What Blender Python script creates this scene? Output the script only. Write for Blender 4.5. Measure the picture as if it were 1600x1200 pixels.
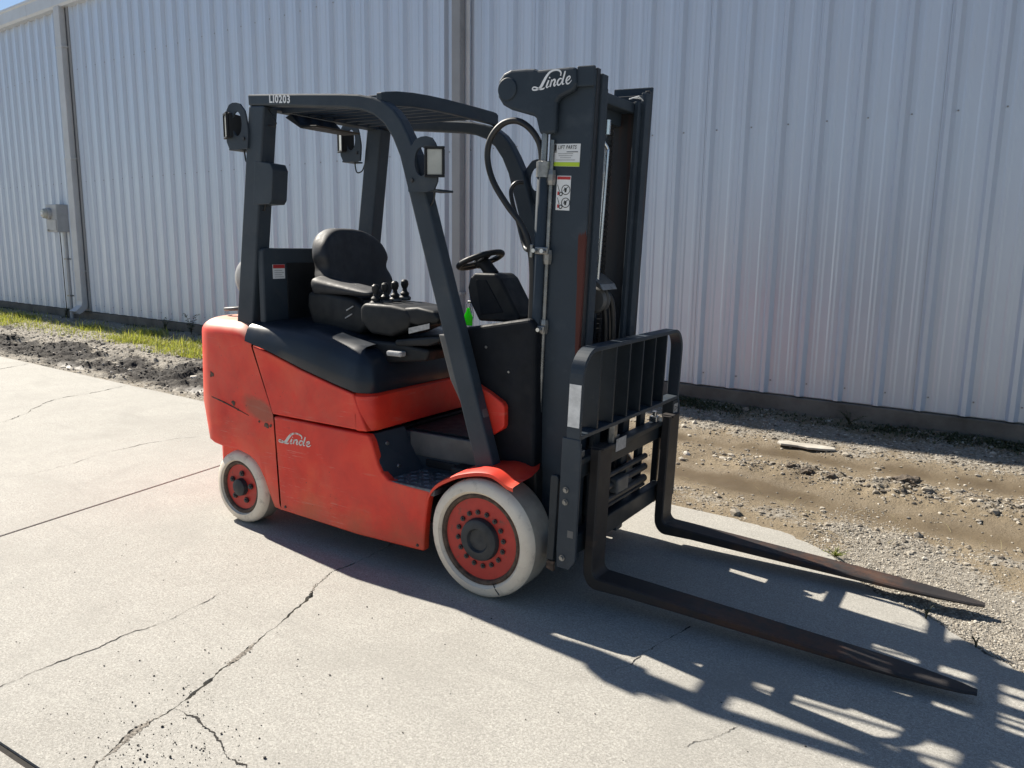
import bpy, bmesh, math, random
import numpy as np
from mathutils import Vector, Matrix, noise as mnoise

# ------------------------------------------------------------------ clear
for o in list(bpy.data.objects):
    bpy.data.objects.remove(o, do_unlink=True)
scene = bpy.context.scene
COL = scene.collection
R = math.radians
random.seed(7)
RNG = np.random.default_rng(11)

# ------------------------------------------------------------------ camera
F_PX, YAW, PITCH, ROLL = 1224.35, 0.6406, 0.1727, 0.0126
CAM = Vector((2.0359, -2.4988, 1.5162))
cam_data = bpy.data.cameras.new('camera')
cam = bpy.data.objects.new('camera', cam_data)
COL.objects.link(cam)
fw = Vector((-math.sin(YAW)*math.cos(PITCH), math.cos(YAW)*math.cos(PITCH), -math.sin(PITCH)))
rt = Vector((math.cos(YAW), math.sin(YAW), 0))
up = rt.cross(fw)
r2 = rt*math.cos(ROLL) + up*math.sin(ROLL)
u2 = -rt*math.sin(ROLL) + up*math.cos(ROLL)
m = Matrix.Identity(4)
for i in range(3):
    m[i][0], m[i][1], m[i][2], m[i][3] = r2[i], u2[i], -fw[i], CAM[i]
cam.matrix_world = m
cam_data.sensor_fit = 'HORIZONTAL'
cam_data.sensor_width = 36.0
cam_data.lens = F_PX/1600*36.0
cam_data.clip_start = 0.05
cam_data.clip_end = 2000
scene.camera = cam

# ------------------------------------------------------------------ sky and sun
to_sun = Vector((-1.16, 0.088, 1.0)).normalized()
elev = math.asin(to_sun.z)
world = bpy.data.worlds.new('World')
scene.world = world
world.use_nodes = True
wn = world.node_tree.nodes
wl = world.node_tree.links
wn.clear()
wo = wn.new('ShaderNodeOutputWorld')
wb = wn.new('ShaderNodeBackground')
sky = wn.new('ShaderNodeTexSky')
sky.sky_type = 'NISHITA'
sky.sun_disc = False
sky.sun_elevation = elev
sky.sun_rotation = math.atan2(to_sun.x, to_sun.y)
sky.air_density = 1.0
sky.dust_density = 0.3
sky.ozone_density = 3.5
wb.inputs['Strength'].default_value = 0.05
wl.new(sky.outputs['Color'], wb.inputs['Color'])
wl.new(wb.outputs['Background'], wo.inputs['Surface'])

sun_data = bpy.data.lights.new('sun', 'SUN')
sun_data.energy = 5.0
sun_data.angle = R(0.53)
sun_data.color = (1.0, 0.93, 0.82)
sun = bpy.data.objects.new('sun', sun_data)
COL.objects.link(sun)
sun.rotation_euler = to_sun.to_track_quat('Z', 'Y').to_euler()
sun.location = (-6, 2, 12)

scene.render.engine = 'CYCLES'
scene.render.resolution_x = 1024
scene.render.resolution_y = 768
scene.view_settings.view_transform = 'Standard'
scene.view_settings.look = 'None'
scene.view_settings.gamma = 1.0
scene.view_settings.use_curve_mapping = False
scene.view_settings.exposure = 1.0
scene.cycles.max_bounces = 8
scene.cycles.diffuse_bounces = 3

# ------------------------------------------------------------------ materials
MATS = {}


class NT:
    """small node helper"""
    def __init__(self, name):
        self.m = bpy.data.materials.new(name)
        self.m.use_nodes = True
        self.t = self.m.node_tree
        self.b = self.t.nodes['Principled BSDF']
        self.tc = self.t.nodes.new('ShaderNodeTexCoord')
        MATS[name] = self.m

    def n(self, typ, **kw):
        nd = self.t.nodes.new(typ)
        for k, v in kw.items():
            setattr(nd, k, v)
        return nd

    def link(self, a, b):
        self.t.links.new(a, b)

    def coord(self, scale=(1, 1, 1), loc=(0, 0, 0)):
        mp = self.n('ShaderNodeMapping')
        mp.inputs['Scale'].default_value = scale
        mp.inputs['Location'].default_value = loc
        self.link(self.tc.outputs['Object'], mp.inputs['Vector'])
        return mp.outputs['Vector']

    def noise(self, scale, detail=4, rough=0.55, vec=None, dist=0.0):
        nd = self.n('ShaderNodeTexNoise')
        nd.inputs['Scale'].default_value = scale
        nd.inputs['Detail'].default_value = detail
        nd.inputs['Roughness'].default_value = rough
        nd.inputs['Distortion'].default_value = dist
        self.link(vec if vec is not None else self.tc.outputs['Object'], nd.inputs['Vector'])
        return nd.outputs['Fac']

    def ramp(self, fac, stops):
        nd = self.n('ShaderNodeValToRGB')
        cr = nd.color_ramp
        while len(cr.elements) < len(stops):
            cr.elements.new(0.5)
        for e, (p, c) in zip(cr.elements, stops):
            e.position = p
            e.color = (c[0], c[1], c[2], 1) if not isinstance(c, (int, float)) else (c, c, c, 1)
        self.link(fac, nd.inputs['Fac'])
        return nd.outputs['Color']

    def mix(self, fac, a, b, mode='MIX'):
        nd = self.n('ShaderNodeMix', data_type='RGBA', blend_type=mode)
        for sock, v in ((nd.inputs['Factor'], fac), (nd.inputs['A'], a), (nd.inputs['B'], b)):
            if isinstance(v, (int, float)):
                sock.default_value = v
            elif isinstance(v, tuple):
                sock.default_value = (v[0], v[1], v[2], 1)
            else:
                self.link(v, sock)
        return nd.outputs['Result']

    def math(self, op, a, b=None, clamp=False):
        nd = self.n('ShaderNodeMath', operation=op, use_clamp=clamp)
        for sock, v in zip(nd.inputs, (a, b)):
            if v is None:
                continue
            if isinstance(v, (int, float)):
                sock.default_value = v
            else:
                self.link(v, sock)
        return nd.outputs[0]

    def xyz(self):
        s = self.n('ShaderNodeSeparateXYZ')
        self.link(self.tc.outputs['Object'], s.inputs[0])
        return s.outputs

    def attr(self, name):
        a = self.n('ShaderNodeAttribute', attribute_name=name)
        return a

    def bump(self, height, strength=0.3, dist=0.01, prev=None):
        nd = self.n('ShaderNodeBump')
        nd.inputs['Strength'].default_value = strength
        nd.inputs['Distance'].default_value = dist
        self.link(height, nd.inputs['Height'])
        if prev is not None:
            self.link(prev, nd.inputs['Normal'])
        self.link(nd.outputs['Normal'], self.b.inputs['Normal'])
        return nd.outputs['Normal']

    def set(self, color=None, rough=None, metal=None, spec=None):
        for key, v in (('Base Color', color), ('Roughness', rough), ('Metallic', metal), ('Specular IOR Level', spec)):
            if v is None:
                continue
            if isinstance(v, (int, float)):
                self.b.inputs[key].default_value = v
            elif isinstance(v, tuple):
                self.b.inputs[key].default_value = (v[0], v[1], v[2], 1)
            else:
                self.link(v, self.b.inputs[key])
        return self


def simple(name, col, rough=0.5, metal=0.0, var=0.25, scale=9.0, bump=0.0, bscale=80.0, spec=None):
    """painted / moulded surface with uneven tone and gloss"""
    k = NT(name)
    f = k.noise(scale, 5, 0.6)
    lo = tuple(c*(1-var) for c in col)
    hi = tuple(min(1, c*(1+var)) for c in col)
    c = k.ramp(f, [(0.3, lo), (0.7, hi)])
    r = k.ramp(k.noise(scale*2.3, 4), [(0.3, max(0.02, rough-0.1)), (0.7, min(1, rough+0.1))])
    k.set(c, r, metal, spec)
    if bump:
        k.bump(k.noise(bscale, 3), bump, 0.004)
    return k


def make_materials():
    # --- red paint: faded, dusty, chipped
    def red(name, worn):
        k = NT(name)
        x, y, z = k.xyz()
        f1 = k.noise(2.6, 6, 0.62, dist=0.4)
        f2 = k.noise(3.6, 7, 0.68, dist=0.5)
        base = k.ramp(f1, [(0.30, (0.60, 0.022, 0.012)), (0.50, (0.78, 0.038, 0.016)), (0.72, (0.86, 0.095, 0.034))])
        dust = k.ramp(f2, [(0.46, 0.0), (0.68, 1.0)])
        c = k.mix(k.math('MULTIPLY', dust, 0.22), base, (0.42, 0.165, 0.095))
        sc = k.noise(1.0, 5, 0.7, vec=k.coord((2.0, 2.0, 14.0)), dist=1.2)
        scr = k.ramp(sc, [(0.64, 0.0), (0.69, 1.0)])
        c = k.mix(k.math('MULTIPLY', scr, 0.28), c, (0.62, 0.26, 0.19))
        # fine rub marks along the side, grime creeping up from the sill
        ln = k.noise(1.0, 4, 0.75, vec=k.coord((5.0, 5.0, 120.0)), dist=0.6)
        lm_ = k.math('MULTIPLY', k.ramp(ln, [(0.59, 0.0), (0.64, 1.0)]), k.ramp(k.noise(2.2, 4), [(0.50, 0.0), (0.60, 1.0)]))
        c = k.mix(k.math('MULTIPLY', lm_, 0.32), c, (0.66, 0.42, 0.34))
        gz = k.math('ADD', z, k.math('MULTIPLY', k.math('SUBTRACT', k.noise(4.5, 6, 0.7), 0.5), 0.55))
        c = k.mix(k.ramp(gz, [(0.10, 0.45), (0.30, 0.0)]), c, (0.26, 0.085, 0.035))
        pk = k.ramp(k.noise(48, 5, 0.75), [(0.675, 0.0), (0.70, 1.0)])
        c = k.mix(pk, c, (0.07, 0.035, 0.028))
        if worn:
            # rubbed brown patch and chips on the counterweight and door joint
            ch = k.noise(13.0, 6, 0.7)
            chm = k.ramp(ch, [(0.735, 0.0), (0.75, 1.0)])
            c = k.mix(chm, c, (0.05, 0.03, 0.025))
            dn = k.noise(5.0, 5, 0.65)
            dx = k.math('SUBTRACT', x, -1.42)
            dz = k.math('SUBTRACT', k.math('ADD', z, k.math('MULTIPLY', dx, 0.25)), 0.665)
            e = k.math('ADD', k.math('POWER', k.math('DIVIDE', dx, 0.17), 2.0), k.math('POWER', k.math('DIVIDE', dz, 0.065), 2.0))
            e = k.math('ADD', e, k.math('MULTIPLY', k.math('SUBTRACT', dn, 0.5), 2.2))
            em = k.ramp(e, [(0.35, 0.62), (1.0, 0.0)])
            c = k.mix(em, c, (0.20, 0.085, 0.045))
        if worn:
            gn = k.n('ShaderNodeNewGeometry')
            sx = k.n('ShaderNodeSeparateXYZ')
            k.link(gn.outputs['Normal'], sx.inputs[0])
            upm = k.math('MULTIPLY', k.ramp(sx.outputs[2], [(0.35, 0.0), (0.8, 0.75)]), k.ramp(k.noise(9, 5), [(0.25, 0.6), (0.6, 1.0)]))
            c = k.mix(upm, c, (0.60, 0.44, 0.31))  # upward faces paler: settled dust, with sun glare painted in
        r = k.ramp(k.noise(5.0, 5), [(0.3, 0.40), (0.7, 0.62)])
        k.set(c, r)
        k.bump(k.noise(30, 4), 0.05, 0.003)
    red('red_paint', True)
    red('red_panel_paint', False)

    # --- charcoal machine paint with faint dust
    k = NT('charcoal_paint')
    f = k.noise(3.5, 6, 0.62)
    c = k.ramp(f, [(0.3, (0.027, 0.037, 0.049)), (0.7, (0.043, 0.056, 0.071))])
    d = k.ramp(k.noise(11, 5, 0.65), [(0.55, 0.0), (0.8, 0.5)])
    c = k.mix(d, c, (0.075, 0.078, 0.08))
    k.set(c, k.ramp(k.noise(6, 4), [(0.3, 0.42), (0.7, 0.60)]), spec=0.30)
    k.bump(k.noise(60, 3), 0.04, 0.002)

    k = NT('carriage_paint')
    c = k.ramp(k.noise(4, 6, 0.62), [(0.3, (0.014, 0.020, 0.026)), (0.7, (0.026, 0.034, 0.042))])
    d = k.ramp(k.noise(12, 5, 0.65), [(0.58, 0.0), (0.85, 0.5)])
    k.set(k.mix(d, c, (0.085, 0.085, 0.085)), k.ramp(k.noise(6, 4), [(0.3, 0.36), (0.7, 0.55)]), spec=0.3)

    # --- mast paint: worn through to red-brown rust where rollers run
    k = NT('mast_paint')
    x, y, z = k.xyz()
    f = k.noise(3.0, 6, 0.62)
    c = k.ramp(f, [(0.3, (0.022, 0.032, 0.044)), (0.7, (0.038, 0.052, 0.068))])
    d = k.ramp(k.noise(9, 5, 0.65), [(0.55, 0.0), (0.85, 0.55)])
    c = k.mix(d, c, (0.075, 0.09, 0.105))
    rn = k.noise(1.0, 5, 0.65, vec=k.coord((30, 30, 2.2)))
    zb = k.ramp(k.math('MULTIPLY', z, 0.4), [(0.30, 0.0), (0.36, 1.0), (0.62, 1.0), (0.70, 0.0)])
    xb = k.ramp(x, [(0.298, 0.0), (0.306, 1.0)])
    xb = k.math('MULTIPLY', xb, k.ramp(y, [(0.290, 1.0), (0.300, 0.0)]))
    rm = k.ramp(k.math('ADD', k.math('MULTIPLY', k.math('MULTIPLY', zb, xb), 0.6), k.math('MULTIPLY', rn, 0.5)), [(0.78, 0.0), (0.82, 1.0)])
    c = k.mix(rm, c, (0.085, 0.022, 0.016))
    k.set(c, k.ramp(k.noise(6, 4), [(0.3, 0.42), (0.7, 0.6)]), spec=0.28)
    k.bump(k.noise(50, 3), 0.05, 0.002)

    k = NT('worn_rail')
    rn = k.noise(1.0, 5, 0.65, vec=k.coord((22, 22, 1.6)))
    c = k.ramp(rn, [(0.40, (0.020, 0.025, 0.032)), (0.58, (0.025, 0.023, 0.025)), (0.74, (0.050, 0.021, 0.018))])
    k.set(c, 0.5, 0.1)

    simple('black_plastic', (0.012, 0.0135, 0.016), 0.55, var=0.3, bump=0.08, bscale=160, spec=0.3)
    simple('cowl_plastic', (0.008, 0.010, 0.014), 0.6, var=0.3, bump=0.06, bscale=160, spec=0.2)
    simple('hood_plastic', (0.009, 0.015, 0.025), 0.42, var=0.3, scale=4, bump=0.04, bscale=120, spec=0.4)
    simple('seat_vinyl', (0.020, 0.022, 0.027), 0.6, var=0.2, bump=0.15, bscale=220)
    simple('grey_plastic', (0.10, 0.10, 0.10), 0.5, var=0.25)
    simple('rubber_hose', (0.014, 0.014, 0.015), 0.45, var=0.3)
    simple('bright_steel', (0.58, 0.59, 0.60), 0.28, 0.9, var=0.15)
    simple('dull_steel', (0.20, 0.21, 0.22), 0.32, 0.85, var=0.3, scale=20)
    simple('zinc', (0.26, 0.26, 0.255), 0.40, 0.8, var=0.25, scale=40)
    simple('dark_steel', (0.045, 0.045, 0.047), 0.42, 0.4, var=0.35)
    simple('hub_grey', (0.026, 0.029, 0.033), 0.6, var=0.4, scale=14)
    simple('lamp_glass', (0.42, 0.42, 0.38), 0.18, 0.0, var=0.15)
    simple('white_print', (0.80, 0.81, 0.82), 0.5, var=0.05)
    simple('black_print', (0.02, 0.02, 0.02), 0.5, var=0.05)
    simple('red_print', (0.45, 0.03, 0.03), 0.5, var=0.1)
    simple('lime_print', (0.45, 0.62, 0.03), 0.5, var=0.05)
    simple('white_label', (0.74, 0.75, 0.75), 0.45, var=0.06)
    simple('grey_label', (0.36, 0.36, 0.36), 0.45, var=0.25, scale=60)
    simple('reflective_tape', (0.72, 0.71, 0.69), 0.4, var=0.22, scale=22)
    simple('tank_paint', (0.26, 0.26, 0.26), 0.5, var=0.15)
    simple('rim_rust', (0.085, 0.055, 0.038), 0.75, var=0.6, scale=35)

    k = NT('rim_red')
    c = k.ramp(k.noise(9, 6, 0.65), [(0.3, (0.38, 0.022, 0.016)), (0.7, (0.52, 0.035, 0.022))])
    d = k.ramp(k.noise(24, 6, 0.7), [(0.60, 0.0), (0.72, 0.8)])
    k.set(k.mix(d, c, (0.12, 0.05, 0.035)), 0.5)

    # --- green key tag (translucent plastic lit from behind)
    k = NT('green_tag')
    k.set((0.10, 0.75, 0.04), 0.35)
    tr = k.n('ShaderNodeBsdfTranslucent')
    tr.inputs['Color'].default_value = (0.15, 0.9, 0.06, 1)
    mx = k.n('ShaderNodeMixShader')
    mx.inputs[0].default_value = 0.5
    out = k.t.nodes['Material Output']
    k.link(k.b.outputs[0], mx.inputs[1])
    k.link(tr.outputs[0], mx.inputs[2])
    k.link(mx.outputs[0], out.inputs['Surface'])

    # --- non-marking tyre, scuffed
    k = NT('cream_tyre')
    f = k.noise(6, 6, 0.65)
    c = k.ramp(f, [(0.25, (0.68, 0.58, 0.46)), (0.7, (0.84, 0.75, 0.62))])
    d = k.ramp(k.noise(14, 7, 0.75), [(0.54, 0.0), (0.72, 0.7)])
    c = k.mix(d, c, (0.30, 0.25, 0.20))
    d2 = k.ramp(k.noise(60, 5, 0.75), [(0.66, 0.0), (0.72, 0.8)])
    c = k.mix(d2, c, (0.10, 0.085, 0.07))
    k.set(c, 0.8)
    k.bump(k.noise(70, 5), 0.18, 0.003)
    k = NT('tread_tyre')
    c = k.ramp(k.noise(9, 6, 0.65), [(0.25, (0.24, 0.215, 0.18)), (0.7, (0.42, 0.375, 0.31))])
    k.set(c, 0.85)
    k.bump(k.noise(50, 5), 0.25, 0.004)

    # --- worn script on the side panel
    k = NT('worn_white')
    w = k.ramp(k.noise(55, 5, 0.7), [(0.36, 0.0), (0.48, 1.0)])
    k.set(k.mix(w, (0.45, 0.10, 0.06), (0.66, 0.62, 0.58)), 0.55)

    # --- forks: brown mill scale, rust
    k = NT('fork_steel')
    f = k.noise(1.0, 6, 0.65, vec=k.coord((3.0, 10, 10)))
    c = k.ramp(f, [(0.3, (0.020, 0.019, 0.020)), (0.58, (0.034, 0.029, 0.028)), (0.80, (0.095, 0.066, 0.050))])
    x, y, z = k.xyz()
    rz = k.ramp(k.math('MULTIPLY', x, 0.5), [(0.34, 0.0), (0.5, 0.8), (0.75, 0.8), (0.83, 0.0)])
    rn = k.ramp(k.noise(8, 6, 0.7), [(0.42, 0.0), (0.6, 1.0)])
    c = k.mix(k.math('MULTIPLY', k.math('MULTIPLY', rz, rn), 0.45), c, (0.17, 0.060, 0.020))
    k.set(c, k.ramp(f, [(0.3, 0.5), (0.7, 0.75)]), 0.15)
    k.bump(k.noise(45, 5), 0.15, 0.002)

    # --- step tread plate
    k = NT('tread_plate')
    ck = k.n('ShaderNodeTexVoronoi')
    ck.inputs['Scale'].default_value = 55
    k.link(k.tc.outputs['Object'], ck.inputs['Vector'])
    c = k.ramp(k.noise(18, 5, 0.7), [(0.35, (0.05, 0.06, 0.07)), (0.7, (0.22, 0.24, 0.26))])
    k.set(c, 0.45, 0.3)
    k.bump(ck.outputs['Distance'], 0.4, 0.004)

    # --- wall sheet: pale grey painted steel, faint streaks
    k = NT('wall_sheet')
    st = k.noise(1.0, 5, 0.6, vec=k.coord((9, 9, 0.35)))
    c = k.ramp(st, [(0.3, (0.555, 0.61, 0.695)), (0.7, (0.60, 0.655, 0.74))])
    g = k.ramp(k.noise(2.2, 6, 0.65), [(0.5, 0.0), (0.85, 0.22)])
    c = k.mix(g, c, (0.52, 0.54, 0.57))
    k.set(c, k.ramp(k.noise(3, 4), [(0.3, 0.32), (0.7, 0.41)]), 0.34)
    k.bump(k.noise(1.3, 1, 0.4), 0.08, 0.02)
    simple('trim_sheet', (0.56, 0.58, 0.60), 0.4, var=0.06, scale=3)
    simple('spout_paint', (0.27, 0.275, 0.285), 0.45, var=0.08, scale=3)
    simple('spout_pale', (0.50, 0.51, 0.52), 0.45, var=0.08, scale=3)
    simple('meter_grey', (0.40, 0.41, 0.42), 0.45, var=0.1)
    simple('roof_sheet', (0.55, 0.56, 0.57), 0.4, var=0.08, scale=2)

    # --- foundation
    k = NT('foundation_concrete')
    c = k.ramp(k.noise(4, 7, 0.65), [(0.3, (0.10, 0.088, 0.072)), (0.7, (0.20, 0.178, 0.15))])
    k.set(c, 0.9)
    k.bump(k.noise(40, 6), 0.4, 0.006)

    # --- driveway concrete
    k = NT('concrete')
    big = k.noise(0.7, 5, 0.55)
    mid = k.noise(5.0, 6, 0.65, dist=0.3)
    fine = k.noise(120, 5, 0.85)
    grain = k.noise(300, 3, 0.85)
    c = k.ramp(big, [(0.3, (0.317, 0.303, 0.271)), (0.7, (0.394, 0.379, 0.342))])
    c = k.mix(k.ramp(mid, [(0.35, 0.0), (0.75, 0.35)]), c, (0.459, 0.448, 0.407))
    c = k.mix(k.ramp(fine, [(0.36, 0.75), (0.50, 0.0)]), c, (0.195, 0.186, 0.163))
    c = k.mix(k.ramp(grain, [(0.36, 0.55), (0.48, 0.0)]), c, (0.179, 0.167, 0.148))
    c = k.mix(k.ramp(fine, [(0.54, 0.0), (0.68, 0.85)]), c, (0.587, 0.574, 0.530))
    c = k.mix(k.ramp(grain, [(0.56, 0.0), (0.68, 0.6)]), c, (0.623, 0.612, 0.564))
    vr = k.n('ShaderNodeTexVoronoi')
    vr.inputs['Scale'].default_value = 26
    k.link(k.tc.outputs['Object'], vr.inputs['Vector'])
    spk = k.math('MULTIPLY', k.ramp(vr.outputs['Distance'], [(0.05, 1.0), (0.09, 0.0)]),
                 k.ramp(k.noise(3.1, 3), [(0.52, 0.0), (0.64, 1.0)]))
    c = k.mix(k.math('MULTIPLY', spk, 0.7), c, (0.096, 0.088, 0.082))
    # exposed sand grains, each its own tone
    for gs, amt in ((150, 0.30), (330, 0.32)):
        vg = k.n('ShaderNodeTexVoronoi')
        vg.inputs['Scale'].default_value = gs
        k.link(k.tc.outputs['Object'], vg.inputs['Vector'])
        sv = k.n('ShaderNodeSeparateColor')
        k.link(vg.outputs['Color'], sv.inputs[0])
        gr = k.ramp(sv.outputs[0], [(0.0, 0.42), (0.25, 0.82), (0.7, 1.04), (1.0, 1.55)])
        c = k.mix(amt, c, gr, 'MULTIPLY')
    # faint brushed stripes, tyre scuffs and stains
    br = k.noise(1.0, 4, 0.6, vec=k.coord((2.5, 60, 1)))
    c = k.mix(k.math('MULTIPLY', br, 0.16), c, (0.247, 0.237, 0.214))
    stn = k.ramp(k.noise(1.4, 6, 0.62, dist=0.9), [(0.46, 0.0), (0.74, 0.62)])
    c = k.mix(stn, c, (0.255, 0.245, 0.220))
    scf = k.ramp(k.noise(1.0, 5, 0.6, vec=k.coord((0.9, 9.0, 1))), [(0.58, 0.0), (0.72, 0.28)])
    c = k.mix(scf, c, (0.223, 0.216, 0.197))
    k.set(c, 0.85)
    n1 = k.bump(fine, 0.5, 0.003)
    k.bump(k.noise(14, 3, 0.5), 0.10, 0.006, prev=n1)
    k = NT('crack_dirt')
    c = k.ramp(k.noise(60, 4), [(0.3, (0.010, 0.009, 0.008)), (0.7, (0.035, 0.030, 0.025))])
    k.set(c, 0.95)
    k = NT('crack_spall')
    c = k.ramp(k.noise(90, 5, 0.7), [(0.38, (0.05, 0.045, 0.038)), (0.60, (0.30, 0.27, 0.23))])
    k.set(c, 0.95)
    k.bump(k.noise(120, 5), 0.8, 0.004)

    # --- dirt strip: colour by two surface masks (mud, gravel) stored on the mesh
    k = NT('dirt')
    a_mud = k.attr('mud').outputs['Fac']
    a_grit = k.attr('grit').outputs['Fac']
    a_wet = k.attr('wet').outputs['Fac']
    n1 = k.noise(3.0, 8, 0.68, dist=0.3)
    n2 = k.noise(38, 6, 0.7)
    tan = k.ramp(n1, [(0.25, (0.140, 0.108, 0.068)), (0.55, (0.225, 0.178, 0.115)), (0.8, (0.29, 0.24, 0.165))])
    grey = k.ramp(n2, [(0.3, (0.12, 0.105, 0.085)), (0.5, (0.26, 0.235, 0.195)), (0.7, (0.44, 0.41, 0.35))])
    mud = k.ramp(n2, [(0.3, (0.016, 0.014, 0.012)), (0.58, (0.040, 0.034, 0.029)), (0.80, (0.16, 0.14, 0.12))])
    gm = k.ramp(k.math('ADD', a_grit, k.math('MULTIPLY', k.math('SUBTRACT', n2, 0.5), 1.2)), [(0.35, 0.0), (0.65, 1.0)])
    mm = k.ramp(k.math('ADD', a_mud, k.math('MULTIPLY', k.math('SUBTRACT', n1, 0.5), 0.9)), [(0.40, 0.0), (0.62, 1.0)])
    c = k.mix(gm, tan, grey)
    c = k.mix(mm, c, mud)
    wetc = k.mix(1.0, k.mix(0.5, c, (0.140, 0.108, 0.066)), (0.64, 0.61, 0.56), 'MULTIPLY')
    c = k.mix(a_wet, c, wetc)
    k.set(c, k.ramp(a_wet, [(0.2, 0.92), (0.85, 0.38)]))
    h = k.math('MULTIPLY', n2, k.math('SUBTRACT', 1.0, k.math('MULTIPLY', a_wet, 0.93)))
    b1 = k.bump(h, 0.9, 0.018)
    k.bump(k.math('MULTIPLY', k.noise(130, 4, 0.7), k.math('SUBTRACT', 1.0, a_wet)), 0.5, 0.006, prev=b1)
    # plain earth to the horizon
    k = NT('far_ground')
    c = k.ramp(k.noise(0.6, 7, 0.6), [(0.3, (0.22, 0.19, 0.145)), (0.7, (0.34, 0.30, 0.24))])
    k.set(c, 0.95)
    k.bump(k.noise(12, 6), 0.4, 0.02)
    # stones: tone from a per-stone attribute
    k = NT('stone')
    a = k.attr('tone').outputs['Fac']
    c = k.ramp(a, [(0.0, (0.07, 0.062, 0.055)), (0.35, (0.20, 0.172, 0.135)), (0.7, (0.37, 0.335, 0.275)), (1.0, (0.58, 0.54, 0.465))])
    k.set(c, 0.9)
    k.bump(k.noise(90, 4), 0.4, 0.003)
    k = NT('pebble_dark')
    k.set(k.ramp(k.noise(30, 3), [(0.3, (0.03, 0.027, 0.024)), (0.7, (0.10, 0.09, 0.08))]), 0.9)
    k = NT('clod')
    k.set(k.ramp(k.noise(30, 4), [(0.3, (0.05, 0.040, 0.030)), (0.7, (0.15, 0.12, 0.09))]), 0.95)
    k.bump(k.noise(60, 5), 0.9, 0.008)
    k = NT('pale_slab')
    k.set(k.ramp(k.noise(14, 5), [(0.3, (0.34, 0.31, 0.26)), (0.7, (0.50, 0.47, 0.41))]), 0.85)
    k.bump(k.noise(60, 5), 0.3, 0.004)

    # --- grass
    def leaf(name, lo, hi, trans):
        k = NT(name)
        a = k.attr('tone').outputs['Fac']
        c = k.ramp(a, [(0.0, lo), (1.0, hi)])
        k.set(c, 0.55)
        tr = k.n('ShaderNodeBsdfTranslucent')
        k.link(k.mix(1.0, c, (1.0, 1.0, 0.55), 'MULTIPLY'), tr.inputs['Color'])
        mx = k.n('ShaderNodeMixShader')
        mx.inputs[0].default_value = trans
        out = k.t.nodes['Material Output']
        k.link(k.b.outputs[0], mx.inputs[1])
        k.link(tr.outputs[0], mx.inputs[2])
        k.link(mx.outputs[0], out.inputs['Surface'])
    leaf('grass', (0.17, 0.22, 0.035), (0.48, 0.48, 0.13), 0.5)
    leaf('weed_leaf', (0.030, 0.042, 0.018), (0.085, 0.100, 0.045), 0.3)  # weed greens darkened: the wall's shadow is put into the colour
    leaf('dry_grass', (0.28, 0.24, 0.13), (0.48, 0.43, 0.26), 0.3)


make_materials()


def M(n):
    return MATS[n]


# ------------------------------------------------------------------ mesh helpers
def tag(o, label=None, cat=None, group=None, kind=None):
    if label:
        o['label'] = label
    if cat:
        o['category'] = cat
    if group:
        o['group'] = group
    if kind:
        o['kind'] = kind
    return o


def empty(name, loc=(0, 0, 0), rz=0.0):
    o = bpy.data.objects.new(name, None)
    o.location = loc
    o.rotation_euler = (0, 0, rz)
    o.empty_display_size = 0.2
    COL.objects.link(o)
    return o


def link_mesh(name, me, mat, parent=None):
    o = bpy.data.objects.new(name, me)
    if mat is not None and len(me.materials) == 0:
        me.materials.append(M(mat) if isinstance(mat, str) else mat)
    COL.objects.link(o)
    if parent is not None:
        o.parent = parent
    return o


def mk(name, V, F, mat, parent=None, smooth=None, bevel=0.0, seg=2, xf=None, ang=30):
    """one mesh object from vertices and faces, optionally bevelled"""
    if xf:
        V = [xf(v) for v in V]
    bm = bmesh.new()
    vs = [bm.verts.new(v) for v in V]
    for f in F:
        try:
            bm.faces.new([vs[i] for i in f])
        except ValueError:
            pass
    bmesh.ops.recalc_face_normals(bm, faces=bm.faces)
    if bevel > 0:
        es = [e for e in bm.edges if len(e.link_faces) == 2 and e.calc_face_angle(0) > R(ang)]
        if es:
            bmesh.ops.bevel(bm, geom=es, offset=bevel, segments=seg, profile=0.5, affect='EDGES', clamp_overlap=True)
    me = bpy.data.meshes.new(name)
    bm.to_mesh(me)
    bm.free()
    if smooth:
        me.shade_smooth()
        me.set_sharp_from_angle(angle=R(smooth))
    return link_mesh(name, me, mat, parent)


def box_vf(x0, x1, y0, y1, z0, z1):
    V = [(x0, y0, z0), (x1, y0, z0), (x1, y1, z0), (x0, y1, z0), (x0, y0, z1), (x1, y0, z1), (x1, y1, z1), (x0, y1, z1)]
    F = [(0, 3, 2, 1), (4, 5, 6, 7), (0, 1, 5, 4), (1, 2, 6, 5), (2, 3, 7, 6), (3, 0, 4, 7)]
    return V, F


def box(name, x0, x1, y0, y1, z0, z1, mat, parent=None, bevel=0.004, xf=None, seg=2):
    V, F = box_vf(x0, x1, y0, y1, z0, z1)
    return mk(name, V, F, mat, parent, bevel=bevel, xf=xf, seg=seg)


def multi(parts):
    """join several (V, F) into one"""
    V, F = [], []
    for v, f in parts:
        n = len(V)
        V += list(v)
        F += [tuple(i+n for i in q) for q in f]
    return V, F


def prism_vf(poly, a0, a1, axis='y'):
    """polygon extruded: axis y -> poly in (x,z); axis x -> (y,z); axis z -> (x,y)"""
    n = len(poly)

    def p(q, a):
        if axis == 'y':
            return (q[0], a, q[1])
        if axis == 'x':
            return (a, q[0], q[1])
        return (q[0], q[1], a)
    V = [p(q, a0) for q in poly] + [p(q, a1) for q in poly]
    F = [tuple(range(n)), tuple(range(2*n-1, n-1, -1))]
    for i in range(n):
        j = (i+1) % n
        F.append((i, j, j+n, i+n))
    return V, F


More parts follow.
